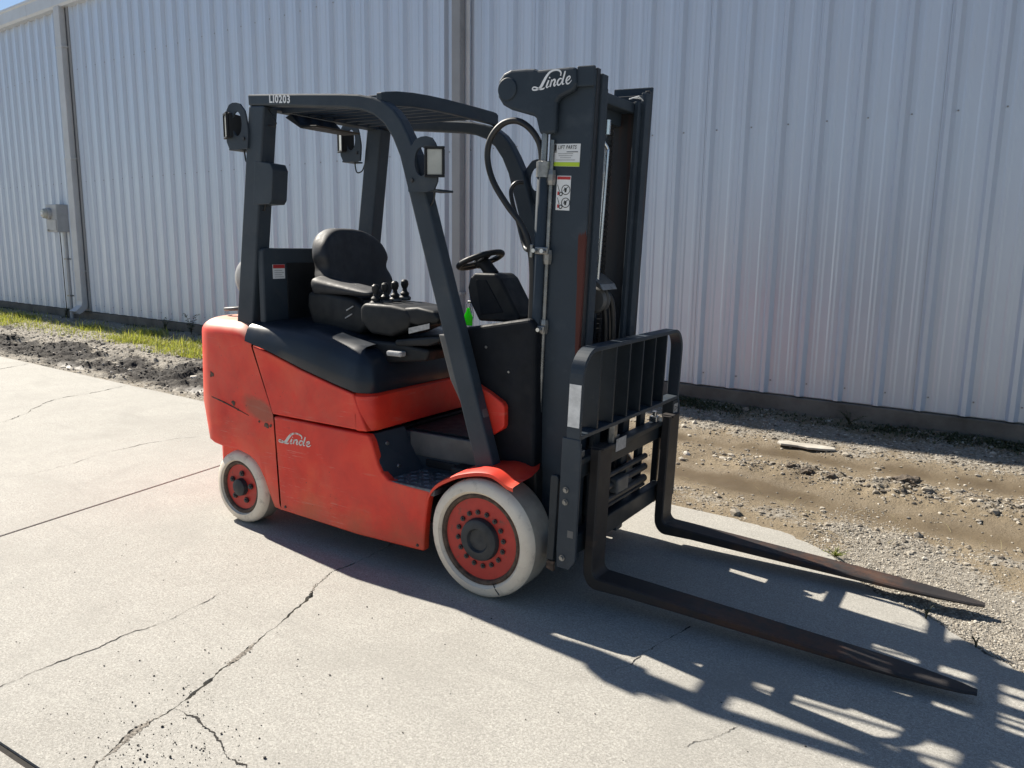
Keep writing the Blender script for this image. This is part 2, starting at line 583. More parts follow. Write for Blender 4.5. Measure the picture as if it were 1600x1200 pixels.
def prism(name, poly, a0, a1, mat, parent=None, axis='y', bevel=0.004, xf=None, smooth=None, seg=2, ang=30):
    V, F = prism_vf(poly, a0, a1, axis)
    return mk(name, V, F, mat, parent, bevel=bevel, xf=xf, smooth=smooth, seg=seg, ang=ang)


def lathe_vf(prof, c, axis='y', n=40, caps=True):
    """prof: list of (a, r) along axis from centre c"""
    V, F = [], []
    for a, r in prof:
        for i in range(n):
            t = 2*math.pi*i/n
            u, w = r*math.cos(t), r*math.sin(t)
            if axis == 'y':
                V.append((c[0]+u, c[1]+a, c[2]+w))
            elif axis == 'x':
                V.append((c[0]+a, c[1]+u, c[2]+w))
            else:
                V.append((c[0]+u, c[1]+w, c[2]+a))
    for k in range(len(prof)-1):
        for i in range(n):
            j = (i+1) % n
            F.append((k*n+i, k*n+j, (k+1)*n+j, (k+1)*n+i))
    if caps and prof[0][1] > 1e-6:
        F.append(tuple(range(n)))
    if caps and prof[-1][1] > 1e-6:
        F.append(tuple(range((len(prof)-1)*n, len(prof)*n)))
    return V, F


def lathe(name, prof, c, mat, parent=None, axis='y', n=40, smooth=35, xf=None, caps=True):
    V, F = lathe_vf(prof, c, axis, n, caps)
    return mk(name, V, F, mat, parent, smooth=smooth, xf=xf)


def catmull(pts, sub=8):
    P = [Vector(p) for p in pts]
    P = [P[0]*2-P[1]] + P + [P[-1]*2-P[-2]]
    out = []
    for i in range(1, len(P)-2):
        for s in range(sub):
            t = s/sub
            a, b, c, d = P[i-1], P[i], P[i+1], P[i+2]
            out.append(0.5*((2*b)+(c-a)*t+(2*a-5*b+4*c-d)*t*t+(3*b-a-3*c+d)*t**3))
    out.append(P[-2])
    return out


def tube_vf(pts, r, n=10, closed=False, rads=None):
    P = [Vector(p) for p in pts]
    V, F = [], []
    m_ = len(P)
    nrm = None
    for i in range(m_):
        if closed:
            d = (P[(i+1) % m_]-P[(i-1) % m_])
        else:
            d = P[min(i+1, m_-1)]-P[max(i-1, 0)]
        d = d.normalized()
        if nrm is None:
            nrm = d.orthogonal().normalized()
        nrm = (nrm-d*nrm.dot(d)).normalized()
        b = d.cross(nrm)
        rr = rads[i] if rads else r
        for k in range(n):
            t = 2*math.pi*k/n
            V.append(tuple(P[i]+nrm*(rr*math.cos(t))+b*(rr*math.sin(t))))
    for i in range(m_ if closed else m_-1):
        j = (i+1) % m_
        for k in range(n):
            l = (k+1) % n
            F.append((i*n+k, i*n+l, j*n+l, j*n+k))
    if not closed:
        F.append(tuple(range(n)))
        F.append(tuple(range((m_-1)*n, m_*n)))
    return V, F


def tube(name, pts, r, mat, parent=None, n=10, closed=False, xf=None, rads=None):
    V, F = tube_vf(pts, r, n, closed, rads)
    return mk(name, V, F, mat, parent, smooth=50, xf=xf)


def grid(name, P, mat, parent=None, smooth=40, capfirst=False, caplast=False, closed=False, thick=0.0):
    """P[i][j] lattice of points -> mesh"""
    ni, nj = len(P), len(P[0])
    V = [tuple(p) for row in P for p in row]
    F = []
    for i in range(ni-1):
        for j in range(nj if closed else nj-1):
            k = (j+1) % nj
            F.append((i*nj+j, i*nj+k, (i+1)*nj+k, (i+1)*nj+j))
    if caplast:
        F.append(tuple(range((ni-1)*nj, ni*nj)))
    if capfirst:
        F.append(tuple(range(nj)))
    return mk(name, V, F, mat, parent, smooth=smooth)


def disc_strip(pts, w):
    """flat ribbon in the XZ plane from (x, z, width) points"""
    L, Rr = [], []
    for i, p in enumerate(pts):
        a = pts[max(i-1, 0)]
        b = pts[min(i+1, len(pts)-1)]
        dx, dz = b[0]-a[0], b[1]-a[1]
        l = math.hypot(dx, dz) or 1
        nx, nz = -dz/l, dx/l
        h = p[2]*w/2
        L.append((p[0]+nx*h, p[1]+nz*h))
        Rr.append((p[0]-nx*h, p[1]-nz*h))
    return L, Rr


_font_cache = {}


def text_vf(body, size, bold=0.0, shear=0.0, xscale=1.0, track=1.0):
    cu = bpy.data.curves.new('lettering', 'FONT')
    cu.body = body
    cu.size = size
    cu.offset = bold
    cu.shear = shear
    cu.resolution_u = 3
    cu.space_character = track
    ob = bpy.data.objects.new('lettering', cu)
    COL.objects.link(ob)
    dg = bpy.context.evaluated_depsgraph_get()
    dg.update()
    me = bpy.data.meshes.new_from_object(ob.evaluated_get(dg))
    V = [(v.co.x*xscale, v.co.y) for v in me.vertices]
    F = [tuple(p.vertices) for p in me.polygons]
    bpy.data.objects.remove(ob, do_unlink=True)
    bpy.data.meshes.remove(me)
    return V, F


def text(name, body, size, org, mat, parent, plane='xz', bold=0.0, shear=0.0, xscale=1.0, slope=0.0, xf=None, track=1.0):
    V, F = text_vf(body, size, bold, shear, xscale, track)
    if plane == 'xz':
        V = [(org[0]+x, org[1], org[2]+z+slope*x) for x, z in V]
    else:
        V = [(org[0], org[1]+x, org[2]+z) for x, z in V]
    return mk(name, V, F, mat, parent, xf=xf)

# ================================================================== SETTING
WALL_Y = 4.16
RIB0 = -0.8229
RIB = 0.3048
BX0, BX1 = RIB0-RIB*81.5, RIB0+RIB*32.5      # building ends
EAVE = 5.42


def fbm(x, y, s, o=4):
    return mnoise.fractal(Vector((x*s, y*s, 3.7)), 0.9, 2.1, o)


EDGE = [(-60, 1.71), (0.45, 1.715), (0.80, 1.668), (1.075, 1.505), (1.115, 1.465), (1.135, 1.40), (1.292, 1.235), (1.44, 1.112),
        (1.605, 1.034), (1.70, 0.95), (1.813, 0.857), (1.966, 0.76), (2.6, 0.52), (4.0, 0.30), (60, 0.2)]
EX = np.array([e[0] for e in EDGE])
EY = np.array([e[1] for e in EDGE])


def edge_y(x):
    return float(np.interp(x, EX, EY))


def sstep(a, b, v):
    t = min(1, max(0, (v-a)/(b-a)))
    return t*t*(3-2*t)


def gauss(v, c, w):
    return math.exp(-((v-c)/w)**2)


def dirt_masks(x, y):
    """(mud, grit, wet, height) of the unpaved strip at a point"""
    d = y-edge_y(x)
    s = min(1, max(0, (y-1.55)/2.55))
    z = -0.016+0.185*s**1.25
    wob = 0.10*fbm(x*0.35, 1.3, 1.0, 2)
    n = fbm(x, y, 1.6, 4)
    n2 = fbm(x+9, y, 5.0, 4)
    right = sstep(-2.6, -1.2, x)
    left = 1-sstep(-4.6, -2.6, x)
    # wheel ruts on the right, churned mud on the left
    r1 = gauss(y, 2.36+wob-0.05*x, 0.19)
    r2 = gauss(y, 3.13+wob-0.02*x, 0.17)
    ridge = gauss(y, 2.74+wob-0.04*x, 0.13)*sstep(-0.2, 0.9, x)
    wet = right*min(1.0, (1.0*r1+0.95*r2)*(0.75+0.8*max(0, n+0.1)))
    z += right*(-0.032*r1-0.028*r2+0.034*ridge*(0.8+0.6*n2)+ridge*0.022*fbm(x, y, 17.0, 4))
    mud = left*max(gauss(y, 2.28+0.15*n, 0.42), 0.55*gauss(y, 2.95, 0.22)*(n > 0))*(0.9+0.5*n)
    mud += right*0.40*ridge*(0.6+1.1*n2)
    z += left*gauss(y, 2.3, 0.6)*(0.065*n+0.04*n2+0.035*fbm(x, y+4, 13.0, 3)-0.01)
    pud = 0.75*left*gauss(x, -5.3, 0.75)*gauss(y, 1.98, 0.16)
    pud = max(pud, left*gauss(x, -8.2, 0.8)*gauss(y, 2.05, 0.12)*0.8)
    z -= 0.06*pud
    wet = min(1, wet+pud*0.9)
    grit = 0.16+0.50*gauss(y, 3.55, 0.35)*right+left*(0.55+0.45*gauss(y, 3.02, 0.22))+0.30*ridge
    grit += 0.9*sstep(0.85, 1.35, x)*(1-sstep(0.55, 0.95, d))+0.35*gauss(y, 1.95, 0.12)*right
    grit += 0.30*n2
    grit *= 1-0.85*min(1, wet)*right
    z += 0.010*n2*(1-min(1, wet))+0.012*n
    z *= sstep(-0.02, 0.12, d)*0.999+0.001
    if d < 0.03:
        z = min(z, -0.004)
    if d < -0.02:
        z = -0.07
    z = max(z, -0.07)
    return min(1, max(0, mud)), min(1, max(0, grit)), min(1, max(0, wet)), z


def build_ground():
    # earth sheet to the horizon
    V, F = [], []
    S = 900
    g = mk('ground', [(-S, -S, -0.10), (S, -S, -0.10), (S, S, -0.10), (-S, S, -0.10)], [(0, 1, 2, 3)], 'far_ground')
    tag(g, kind='structure')
    xs = list(np.arange(-26, -13, 0.12))+list(np.arange(-13, -4.2, 0.035))+list(np.arange(-4.2, -1.2, 0.06))+list(np.arange(-1.2, 2.6, 0.02))+list(np.arange(2.6, 9.3, 0.08))
    ys = list(np.arange(0.15, 1.55, 0.04))+list(np.arange(1.55, 4.2, 0.025))
    nx, ny = len(xs), len(ys)
    V = np.zeros((nx*ny, 3))
    A = np.zeros((nx*ny, 3), dtype=np.float32)
    k = 0
    for x in xs:
        for y in ys:
            mu, gr, we, z = dirt_masks(x, y)
            V[k] = (x, y, z)
            A[k] = (mu, gr, we)
            k += 1
    F = []
    for i in range(nx-1):
        b = i*ny
        for j in range(ny-1):
            F.append((b+j, b+ny+j, b+ny+j+1, b+j+1))
    me = bpy.data.meshes.new('dirt_strip')
    me.from_pydata(V.tolist(), [], F)
    for c, nme in enumerate(('mud', 'grit', 'wet')):
        at = me.attributes.new(nme, 'FLOAT', 'POINT')
        at.data.foreach_set('value', np.ascontiguousarray(A[:, c]))
    me.shade_smooth()
    o = link_mesh('dirt_strip', me, 'dirt')
    tag(o, kind='structure')


def poly_slab(name, pts, parent, bev=0.006):
    V, F = prism_vf(pts, -0.12, 0.0, axis='z')
    return mk(name, V, F, 'concrete', parent, bevel=bev, seg=2, ang=40)


def crack_vf(path, w, seed, z=0.0016, sub=22, rough=0.02):
    rnd = random.Random(seed)
    P = catmull([(p[0], p[1], 0) for p in path], sub)
    L, Rr = [], []
    n = len(P)
    jit = 0
    for i, p in enumerate(P):
        a, b = P[max(i-1, 0)], P[min(i+1, n-1)]
        d = (b-a).normalized()
        nn = Vector((-d.y, d.x, 0))
        jit = jit*0.80+rnd.uniform(-1, 1)*rough*0.38
        ww = w*max(0.16, 0.25+1.5*fbm(p.x, p.y, 9.0, 3)+0.45*rnd.random())
        ww *= min(1, 0.15+i/4, 0.15+(n-1-i)/4)
        c = p+nn*jit
        L.append((c.x+nn.x*ww*0.5, c.y+nn.y*ww*0.5, z))
        Rr.append((c.x-nn.x*ww*0.5, c.y-nn.y*ww*0.5, z))
    V = L+Rr
    F = [(i, i+1, n+i+1, n+i) for i in range(n-1)]
    return V, F


def build_pavement():
    pv = empty('pavement', (0, 0, 0))
    tag(pv, kind='structure')
    g = 0.009
    jx = lambda y: -2.413-0.2069*(y+0.977)
    jy = lambda x: -1.690+0.086*(x+0.514)
    x0, x1, y0 = -45.0, 17.0, -30.0
    # joint crossing
    yc = jy(-2.27)
    xc = jx(yc)
    up_edge = [(x, y) for x, y in EDGE if x > -40 and x < 16]
    jt = (jx(1.71), 1.71)
    poly_slab('concrete_slab', [(x0, jy(x0)+g), (xc-g, yc+g), (jt[0]-g, jt[1]), (x0, 1.71)], pv)
    b = [(xc+g, yc+g), (x1, jy(x1)+g), (x1, 0.2)]
    fine = []
    rnd = random.Random(3)
    pts = up_edge[::-1]
    for i in range(len(pts)-1):
        a, c = pts[i], pts[i+1]
        fine.append(a)
        L = math.hypot(a[0]-c[0], a[1]-c[1])
        if a[0] < 2.7 and L > 0.05 and c[0] > 0.4:
            ns = int(L/0.03)
            for s in range(1, ns):
                t = s/ns
                j = 0.008*rnd.uniform(-1, 1)
                fine.append((a[0]+(c[0]-a[0])*t+j, a[1]+(c[1]-a[1])*t+j))
    fine.append(pts[-1])
    b += fine
    b += [(jt[0]+g, jt[1])]
    MAIN = [(-0.10, jy(-0.10)+g), (-0.165, -1.566), (-0.238, -1.429), (-0.262, -1.30), (-0.332, -1.082), (-0.421, -0.834), (-0.552, -0.518),
            (-0.66, -0.33), (-0.705, -0.212), (-0.712, -0.08), (-0.72, 0.044), (-0.75, 0.22), (-0.80, 0.5), (-0.86, 0.9), (-0.84, 1.3), (-0.88, 1.712)]
    V, F = crack_vf(MAIN, 0.017, 1, rough=0.012)
    nn_ = len(V)//2
    Lc = [v[:2] for v in V[:nn_]]
    Rc = [v[:2] for v in V[nn_:]]
    Lc[0], Rc[0] = (-0.104, jy(-0.104)+g), (-0.096, jy(-0.096)+g)
    Lc[-1], Rc[-1] = (-0.883, 1.712), (-0.878, 1.712)
    right_edge = [q for q in fine if q[0] > -0.85]
    poly_slab('concrete_slab', [Rc[0], (x1, jy(x1)+g), (x1, 0.2)]+right_edge+Rc[::-1][:-1], pv, 0)
    poly_slab('concrete_slab', [(xc+g, yc+g)]+Lc+[(jt[0]+g, jt[1])], pv, 0)
    mk('crack_dirt', [(-1.2, -1.8, -0.022), (0.1, -1.8, -0.022), (0.1, 1.70, -0.022), (-1.2, 1.70, -0.022)], [(0, 1, 2, 3)], 'crack_dirt', pv)
    poly_slab('concrete_slab', [(x0, y0), (-2.2-g, y0), (xc-g, yc-g), (x0, jy(x0)-g)], pv)
    poly_slab('concrete_slab', [(-2.2+g, y0), (x1, y0), (x1, jy(x1)-g), (xc+g, yc-g)], pv)
    # dirt in the joints
    V, F = multi([box_vf(-45, 16.9, -0.02, 0.02, -0.03, -0.010)])
    V = [(x, jy(x)+y, z) for x, y, z in V]
    V2, F2 = box_vf(-0.02, 0.02, yc, 1.70, -0.03, -0.008)
    V2 = [(jx(y)+x, y, z) for x, y, z in V2]
    V, F = multi([(V, F), (V2, F2)])
    mk('joint_dirt', V, F, 'crack_dirt', pv)
    # cracks
    CR = [
        ([(-0.268, -1.262), (-0.17, -1.25), (-0.06, -1.262), (0.039, -1.275), (0.11, -1.30), (0.183, -1.295), (0.30, -1.33)], 0.008, 0.010),
        ([(-0.845, -1.60), (-0.86, -1.45), (-0.859, -1.30), (-0.875, -1.12), (-0.862, -0.947), (-0.90, -0.75), (-0.93, -0.62)], 0.0045, 0.010),
        ([(0.76, -0.16), (0.799, -0.087), (0.80, 0.05), (0.834, 0.25), (0.85, 0.34)], 0.006, 0.008),
        ([(1.16, -0.42), (1.185, -0.364), (1.22, -0.30), (1.249, -0.209)], 0.004, 0.008),
        ([(-5.2, 0.0), (-5.5, 0.35), (-6.0, 0.81), (-6.1, 1.3), (-6.275, 1.70)], 0.012, 0.03),
        ([(-8.4, 1.2), (-8.5, 1.4), (-8.64, 1.69)], 0.012, 0.03),
        ([(-3.6, -0.9), (-3.5, -0.3), (-3.7, 0.4), (-3.6, 0.9)], 0.004, 0.03),
    ]
    for i, (p, w, ro) in enumerate(CR):
        V, F = crack_vf(p, w, i+1, rough=ro)
        mk('crack', V, F, 'crack_dirt', pv)
    # crumbled edges beside the widest crack
    for i, p in enumerate([[(-0.14, -1.62), (-0.20, -1.50), (-0.245, -1.40), (-0.262, -1.30)], [(-0.36, -1.00), (-0.39, -0.93), (-0.43, -0.82)],
                           [(-0.61, -0.42), (-0.665, -0.33), (-0.70, -0.24)]]):
        V, F = crack_vf(p, 0.026, 40+i, z=0.0008, rough=0.014)
        mk('crack_edge', V, F, 'crack_spall', pv)


ICO = None


def ico():
    global ICO
    if ICO is None:
        bm = bmesh.new()
        bmesh.ops.create_icosphere(bm, subdivisions=1, radius=1.0)
        V = np.array([v.co[:] for v in bm.verts])
        F = np.array([[v.index for v in f.verts] for f in bm.faces])
        bm.free()
        ICO = (V, F)
    return ICO


def stone_mesh(name, spots, mat, flat=0.6):
    """spots: list of (x, y, z, radius, tone)"""
    V0, F0 = ico()
    n = len(spots)
    nv = len(V0)
    S = np.array(spots)
    jit = RNG.uniform(0.72, 1.25, (n, nv, 1))
    sc = RNG.uniform(0.65, 1.35, (n, 1, 3))
    sc[:, :, 2] *= flat
    V = V0[None]*jit*sc*S[:, None, 3:4]
    a = RNG.uniform(0, 6.28, n)
    c, s = np.cos(a)[:, None], np.sin(a)[:, None]
    X = V[:, :, 0]*c-V[:, :, 1]*s
    Y = V[:, :, 0]*s+V[:, :, 1]*c
    V = np.stack([X, Y, V[:, :, 2]], 2)+S[:, None, :3]
    F = (F0[None]+(np.arange(n)*nv)[:, None, None]).reshape(-1, 3)
    me = bpy.data.meshes.new(name)
    me.from_pydata(V.reshape(-1, 3).tolist(), [], F.tolist())
    at = me.attributes.new('tone', 'FLOAT', 'POINT')
    at.data.foreach_set('value', np.repeat(S[:, 4], nv).astype(np.float32))
    return link_mesh(name, me, mat)


def build_stones():
    sp = []
    rnd = random.Random(5)
    # dense pale gravel by the broken slab corner
    while len(sp) < 16000:
        x = rnd.uniform(0.9, 3.2)
        y = rnd.uniform(0.4, 2.4)
        d = y-edge_y(x)
        if d < -0.015 or d > 0.95+0.15*rnd.random():
            continue
        if rnd.random() > math.exp(-max(0, d-0.35)*3.0)*(0.4+0.6*sstep(0.85, 1.25, x)):
            continue
        _, _, w, z = dirt_masks(x, y)
        r = rnd.uniform(0.002, 0.0052)*(1.7 if rnd.random() < 0.05 else 1)
        sp.append((x, y, max(z, -0.01 if d < 0.03 else z)+r*0.25, r, min(1, max(0, rnd.gauss(0.66, 0.2)))))
    # strip to the right
    n0 = len(sp)
    while len(sp)-n0 < 17000:
        x = rnd.uniform(-2.0, 4.0)
        y = rnd.uniform(1.72, 4.1)
        if y-edge_y(x) < 0.0:
            continue
        mu, gr, w, z = dirt_masks(x, y)
        if rnd.random() > (0.08+gr*0.9)*(1-0.93*w):
            continue
        r = min(0.03, rnd.lognormvariate(math.log(0.0046), 0.55))
        sp.append((x, y, z+r*0.2, r, min(1, max(0, rnd.gauss(0.48, 0.2)))))
    n0 = len(sp)
    while len(sp)-n0 < 9000:
        x = rnd.uniform(-15, -2.0)
        y = rnd.uniform(1.72, 4.0)
        mu, gr, w, z = dirt_masks(x, y)
        if rnd.random() > (0.15+gr*0.5+mu*0.5)*(1-0.95*w):
            continue
        r = min(0.035, rnd.lognormvariate(math.log(0.0085), 0.5))
        t = rnd.gauss(0.75, 0.2) if rnd.random() > mu*0.95 else rnd.gauss(0.05, 0.10)
        sp.append((x, y, z+r*0.2, r, min(1, max(0, t))))
    # rubble thrown up on the ridge between the ruts
    for i in range(1500):
        x = rnd.uniform(-0.1, 3.5)
        y = 2.74+0.10*fbm(x*0.35, 1.3, 1.0, 2)-0.04*x+rnd.gauss(0, 0.085)
        if fbm(x, y, 3.0, 3) < -0.12:
            continue
        z = dirt_masks(x, y)[3]
        r = min(0.026, rnd.lognormvariate(math.log(0.0062), 0.55))
        sp.append((x, y, z+r*0.15, r, min(1, max(0, rnd.gauss(0.42, 0.2)))))
    o = stone_mesh('gravel', sp, 'stone')
    tag(o, 'loose gravel scattered over the dirt strip along the building', 'gravel', kind='stuff')
    # dark grit on the concrete, lower left
    sp = []
    for i in range(420):
        x, y = rnd.gauss(-0.06, 0.16), rnd.gauss(-1.44, 0.12)
        r = min(0.006, rnd.lognormvariate(math.log(0.0014), 0.55))
        sp.append((x, y, r*0.6, r, 0))
    for i in range(110):
        x, y = rnd.gauss(-0.33, 0.22), rnd.gauss(-1.2, 0.2)
        r = min(0.006, rnd.lognormvariate(math.log(0.0014), 0.55))
        sp.append((x, y, r*0.6, r, 0))
    for i in range(120):
        x, y = rnd.uniform(-1.8, 1.6), rnd.uniform(-1.6, 0.1)
        r = rnd.uniform(0.0012, 0.003)
        sp.append((x, y, r*0.6, r, 0))
    o = stone_mesh('grit', sp, 'pebble_dark', 0.8)
    tag(o, 'small dark grit scattered on the pale concrete', 'grit', kind='stuff')
    # mud clods thrown up along the wheel track
    V0, F0 = ico()
    clods = [(1.20, 2.83, 0.060), (1.13, 2.80, 0.030), (0.60, 2.73, 0.036), (0.49, 2.745, 0.028), (0.76, 2.71, 0.030)]
    for i, (x, y, r) in enumerate(clods):
        z = dirt_masks(x, y)[3]
        bm = bmesh.new()
        bmesh.ops.create_icosphere(bm, subdivisions=3, radius=r)
        for v in bm.verts:
            q = v.co.normalized()
            f = 1+0.55*mnoise.fractal(q*1.7+Vector((i*3.1, 0, 0)), 0.8, 2.2, 4)
            v.co = Vector((q.x*r*1.25*f, q.y*r*f, q.z*r*0.62*f))
        me = bpy.data.meshes.new('mud_clod')
        bm.to_mesh(me)
        bm.free()
        o = link_mesh('mud_clod', me, 'clod')
        o.location = (x, y, z+r*0.2)
        tag(o, ('largest dark mud clod on the ridge between the wheel ruts', 'small dark clod touching the left of the largest clod',
                'biggest of three dark clods in the left group on the ridge', 'leftmost dark clod on the ridge between the wheel ruts',
                'dark clod on the ridge, rightmost of the left group of three')[i], 'mud clod', 'mud clods along the wheel ruts')
    # flat pale piece of broken concrete near the wall shadow
    px, py = 0.42, 3.30
    z = dirt_masks(px, py)[3]
    poly = [(-0.20, -0.015), (-0.17, -0.045), (-0.05, -0.05), (0.02, -0.075), (0.14, -0.06), (0.205, -0.035), (0.19, 0.02), (0.07, 0.045), (-0.05, 0.035), (-0.13, 0.06), (-0.19, 0.03)]
    V, F = prism_vf(poly, 0, 0.016, axis='z')
    o = mk('broken_slab', V, F, 'pale_slab', bevel=0.003)
    o.location = (px, py, z+0.006)
    o.rotation_euler = (R(2), R(1), R(14))
    tag(o, 'flat pale broken concrete piece lying at the edge of the wall shadow', 'concrete piece')


def blades_mesh(name, B, mat):
    """B: list of (x, y, z, height, width, heading, lean, tone)"""
    A = np.array(B)
    n = len(A)
    h = A[:, 3]
    ca, sa = np.cos(A[:, 5]), np.sin(A[:, 5])
    lv = A[:, 6]*h
    w = A[:, 4]/2
    P = np.zeros((n, 5, 3))
    for k, (t, wf) in enumerate(((0, 1.0), (0, -1.0), (0.55, 0.8), (0.55, -0.8), (1.0, 0))):
        off = lv*t*t
        P[:, k, 0] = A[:, 0]+ca*off-sa*w*wf
        P[:, k, 1] = A[:, 1]+sa*off+ca*w*wf
        P[:, k, 2] = A[:, 2]+h*t*(1-0.25*A[:, 6]*t)
    base = (np.arange(n)*5)[:, None]
    Q = (base+np.array([[0, 1, 3, 2]])).tolist()
    T = (base+np.array([[2, 3, 4]])).tolist()
    me = bpy.data.meshes.new(name)
    me.from_pydata(P.reshape(-1, 3).tolist(), [], Q+T)
    at = me.attributes.new('tone', 'FLOAT', 'POINT')
    at.data.foreach_set('value', np.repeat(A[:, 7], 5).astype(np.float32))
    return link_mesh(name, me, mat)


def build_grass():
    rnd = random.Random(21)
    B, D = [], []
    # sunny strip along the wall, left of the truck
    tries = 0
    while len(B) < 19000 and tries < 200000:
        tries += 1
        x = rnd.uniform(-17.5, -6.2)
        y = rnd.uniform(2.95, 4.10)
        ctr = 3.42+0.10*math.sin(x*1.1)
        dens = gauss(y, ctr, 0.27)*(0.14+2.0*max(0, fbm(x, y, 1.1, 3)+0.12))
        if x > -9.6:
            dens = max(dens, 1.8*gauss(y, 3.38, 0.22)*(0.36+1.2*fbm(x, y, 2.0, 3)))
        if rnd.random() > dens:
            continue
        z = dirt_masks(x, y)[3]
        hh = rnd.uniform(0.025, 0.085)*(2.2 if rnd.random() < 0.10 else 1)
        tgt = D if rnd.random() < 0.12 else B
        tgt.append((x, y, z-0.005, hh, rnd.uniform(0.004, 0.009), rnd.uniform(0, 6.28), rnd.uniform(0.1, 0.9), rnd.random()))
    # shaded tufts at the wall foot
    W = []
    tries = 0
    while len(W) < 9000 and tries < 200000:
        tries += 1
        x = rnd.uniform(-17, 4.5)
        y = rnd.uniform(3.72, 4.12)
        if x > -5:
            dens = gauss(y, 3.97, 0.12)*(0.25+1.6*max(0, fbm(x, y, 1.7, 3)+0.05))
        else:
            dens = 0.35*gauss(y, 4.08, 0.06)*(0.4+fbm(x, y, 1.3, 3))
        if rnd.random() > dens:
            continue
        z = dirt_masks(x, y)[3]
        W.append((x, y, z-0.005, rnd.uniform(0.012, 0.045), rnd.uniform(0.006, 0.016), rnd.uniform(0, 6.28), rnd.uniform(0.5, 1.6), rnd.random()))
    # a few stalks of straw on the dirt
    for i in range(60):
        x, y = rnd.uniform(-0.6, 2.4), rnd.uniform(1.8, 2.3)
        z = dirt_masks(x, y)[3]
        D.append((x, y, z+0.004, rnd.uniform(0.02, 0.07), 0.003, rnd.uniform(0, 6.28), rnd.uniform(1.5, 3.0), rnd.random()))
    o = blades_mesh('grass', B, 'grass')
    tag(o, 'sunlit yellow-green grass growing along the wall on the left', 'grass', kind='stuff')
    o = blades_mesh('dry_grass', D, 'dry_grass')
    tag(o, 'dry straw stalks mixed into the grass and dirt', 'dry grass', kind='stuff')
    o = blades_mesh('wall_weeds', W, 'weed_leaf')
    tag(o, 'low dark weeds growing in the shade at the wall foot', 'weeds', kind='stuff')


def leaf_plant(name, loc, h, nst, spread, seed, label, cat='weed', group=None, mat='weed_leaf'):
    rnd = random.Random(seed)
    root = empty(name, loc)
    tag(root, label, cat, group)
    SV, LV = [], []
    for i in range(nst):
        a = rnd.uniform(0, 6.28)
        hh = h*rnd.uniform(0.55, 1.0)
        sp = spread*rnd.uniform(0.3, 1.0)
        pts = [(math.cos(a)*sp*t*t, math.sin(a)*sp*t*t, hh*t) for t in (0, 0.3, 0.6, 0.85, 1.0)]
        SV.append(tube_vf(pts, 0.0022, 5, rads=[0.003, 0.0026, 0.002, 0.0015, 0.0008]))
        for t in np.arange(0.25, 1.01, 0.11):
            p = Vector((math.cos(a)*sp*t*t, math.sin(a)*sp*t*t, hh*t))
            for s in range(2):
                b = rnd.uniform(0, 6.28)
                L = h*rnd.uniform(0.10, 0.24)
                w = L*0.22
                d = Vector((math.cos(b), math.sin(b), rnd.uniform(0.0, 0.8))).normalized()
                sd = Vector((-math.sin(b), math.cos(b), 0))
                LV.append(([tuple(p), tuple(p+d*L*0.45+sd*w), tuple(p+d*L-Vector((0, 0, L*0.15))), tuple(p+d*L*0.45-sd*w)], [(0, 1, 2, 3)]))
    V, F = multi(SV)
    mk('stem', V, F, mat, root)
    V, F = multi(LV)
    o = mk('leaves', V, F, mat, root)
    at = o.data.attributes.new('tone', 'FLOAT', 'POINT')
    at.data.foreach_set('value', RNG.uniform(0, 1, len(o.data.vertices)).astype(np.float32))
    return root


def build_weeds():
    G = 'weeds rooted at the building wall'
    leaf_plant('tall_weed', (-8.85, 4.02, 0.16), 0.34, 6, 0.14, 1, 'tallest dark weed against the wall just left of the truck', 'weed', G)
    leaf_plant('tall_weed', (-9.6, 4.03, 0.16), 0.22, 6, 0.12, 2, 'short dark weed at the wall left of the tallest weed', 'weed', G)
    leaf_plant('tall_weed', (-12.95, 4.05, 0.16), 0.24, 5, 0.10, 3, 'weed sprouting at the foot of the meter conduit', 'weed', G)
    leaf_plant('tall_weed', (-1.35, 4.02, 0.17), 0.22, 6, 0.10, 4, 'dark weed at the wall just right of the load backrest', 'weed', G)
    leaf_plant('tall_weed', (0.55, 3.98, 0.16), 0.13, 8, 0.14, 6, 'bushy low weed at the wall behind the pale concrete piece', 'weed', G)
    leaf_plant('low_weed', (1.11, 1.50, -0.01), 0.055, 14, 0.08, 8, 'small green weed growing at the broken slab corner', 'weed', None, 'grass')
    leaf_plant('crack_weed', (1.60, 1.02, 0.0), 0.07, 3, 0.03, 9, 'thin sprig rising from the slab edge nearer the fork', 'weed', None, 'weed_leaf')
    leaf_plant('crack_weed', (1.80, 0.87, 0.0), 0.06, 3, 0.03, 10, 'thin sprig rising from the slab edge near the picture edge', 'weed', None, 'weed_leaf')


